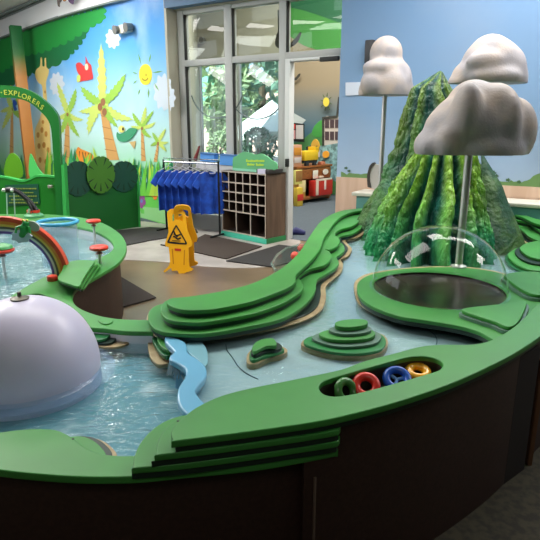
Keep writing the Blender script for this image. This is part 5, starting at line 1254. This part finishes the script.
board('cloud_plate', [(21+9.5*(1+.12*cos(7*t))*cos(t), 236.5+6*(1+.12*cos(7*t))*sin(t)) for t in [2*pi*k/60 for k in range(60)]], V((0, ry_-.052, 0)), V((0, -1, 0)), .015, M('plate_pale', S(196, 208, 220), .4), rbw)
gr = fwd(32, 227, ry_-.04); board('grey_patch', smooth2([(27, 222), (33, 221.5), (39, 226), (38, 231), (33, 231), (28, 227)], 3), V((0, ry_-.056, 0)), V((0, -1, 0)), .012, M('patch_grey', S(176, 180, 172), .5), rbw)
# water cannon arm at the back
an = fwd(36, 214, 4.75); arm = empty('water_crane', at(36, 216, ZA), 'black jointed water crane arm on a red and green base at the back rim', 'crane')
bq = at(34, 217, ZA)
Yb = bq.y
lathe('green_base', [(0, 0), (.1, 0), (.1, .02), (.06, .05), (0, .05)], bq, M('base_green', S(90, 160, 110), .4), arm, n=28)
lathe('red_collar', [(0, .05), (.065, .05), (.065, .075), (0, .077)], bq, REDP, arm, n=28)
tube('boom', [fwd(37, 211, Yb), fwd(30, 202, Yb), fwd(21, 194, Yb), fwd(14, 190, Yb)], .026, BLACK, arm, 12)
tube('lower_arm', [fwd(33, 213, Yb-.05), fwd(30, 206, Yb-.05), fwd(27, 201, Yb-.05)], .014, BLACK, arm, 10)
tube('head', [fwd(4, 190.5, Yb), fwd(9, 190, Yb), fwd(14, 190.5, Yb)], [.02, .032, .03], BLACK, arm, 14)
for x in (3.6, 12): lathe('chrome_cap', [(.02*sin(pi*k/8), -.02*cos(pi*k/8)) for k in range(9)], fwd(x, 190.3, Yb-.03), STEEL, arm, n=14)
tube('knob', [fwd(29, 213, Yb-.06), fwd(29.5, 209, Yb-.06)], .014, STEEL, arm, 12)
for x0, x1 in ((6.5, 7.5), (13.8, 15.2)): tube('water_jet', [fwd(x0, 193, Yb-.02), fwd((x0+x1)/2, 205, Yb-.02), fwd(x1, 219, Yb-.02)], .007, thin_glass('jet_glass', (.85, .93, .9), .05, diff=S(200, 225, 215), dw=.5), arm, 8)

# ------------------------------------------------------------------ light
w = bpy.data.worlds.new('world'); sc.world = w; w.use_nodes = True; nt = w.node_tree; bg = nt.nodes['Background']
sky = nt.nodes.new('ShaderNodeTexSky'); sky.sky_type = 'HOSEK_WILKIE'; sky.turbidity = 6; sky.sun_direction = (-.4, -.5, .75)
nt.links.new(sky.outputs[0], bg.inputs[0]); bg.inputs[1].default_value = 6
def arealight(name, loc, rot, sx, sy, power, col=(1, 1, 1), spread=180):
    l = bpy.data.lights.new(name, 'AREA'); l.shape = 'RECTANGLE'; l.size = sx; l.size_y = sy; l.energy = power; l.color = col; l.spread = radians(spread)
    o = bpy.data.objects.new(name, l); COL.objects.link(o); o.location = loc; o.rotation_euler = rot; return o
su = bpy.data.lights.new('sun', 'SUN'); su.energy = 8; su.angle = radians(1); so = bpy.data.objects.new('sun', su); COL.objects.link(so); so.rotation_euler = V((.55, .5, -.75)).to_track_quat('-Z', 'Y').to_euler()
for x, y, p, sx, sy in ((-4.2, 8.0, 90, 3.0, 1.2), (-3.9, 5.2, 80, 1.2, 2.4), (2.2, 4.6, 90, 3.0, 1.2), (4.6, 2.8, 50, 1.2, 1.2), (-1.0, 3.6, 48, 2.4, 1.2), (-.5, -1.6, 15, 2.4, 1.2)):  # last entry is an added fill behind the camera, not a room fixture
    arealight('ceiling_and_fill_lamp', (x, y, ZC-.03), (0, 0, 0), sx, sy, p, (1, .97, .93))
arealight('shop_lamp', Wp(2.8, ZSH-.1, -1.6), (0, 0, 0), 2.4, 1.4, 170, (1, .95, .88))
arealight('shop_lamp', Wp(-1.2, ZSH-.1, -2.2), (0, 0, 0), 2.4, 1.4, 150, (1, .97, .93))
arealight('window_daylight', (-9.1, 5.2, 2.0), (0, radians(-90), 0), 2.4, 6, 90, (.86, .93, 1))
vs_ = sc.view_settings; vs_.view_transform = 'Standard'; vs_.look = 'None'; vs_.gamma = 1; vs_.exposure = .85; vs_.use_curve_mapping = False
sc.cycles.use_denoising = True; sc.cycles.max_bounces = 8; sc.cycles.transparent_max_bounces = 16
sc.cycles.caustics_reflective = False; sc.cycles.caustics_refractive = False; sc.cycles.sample_clamp_indirect = 4
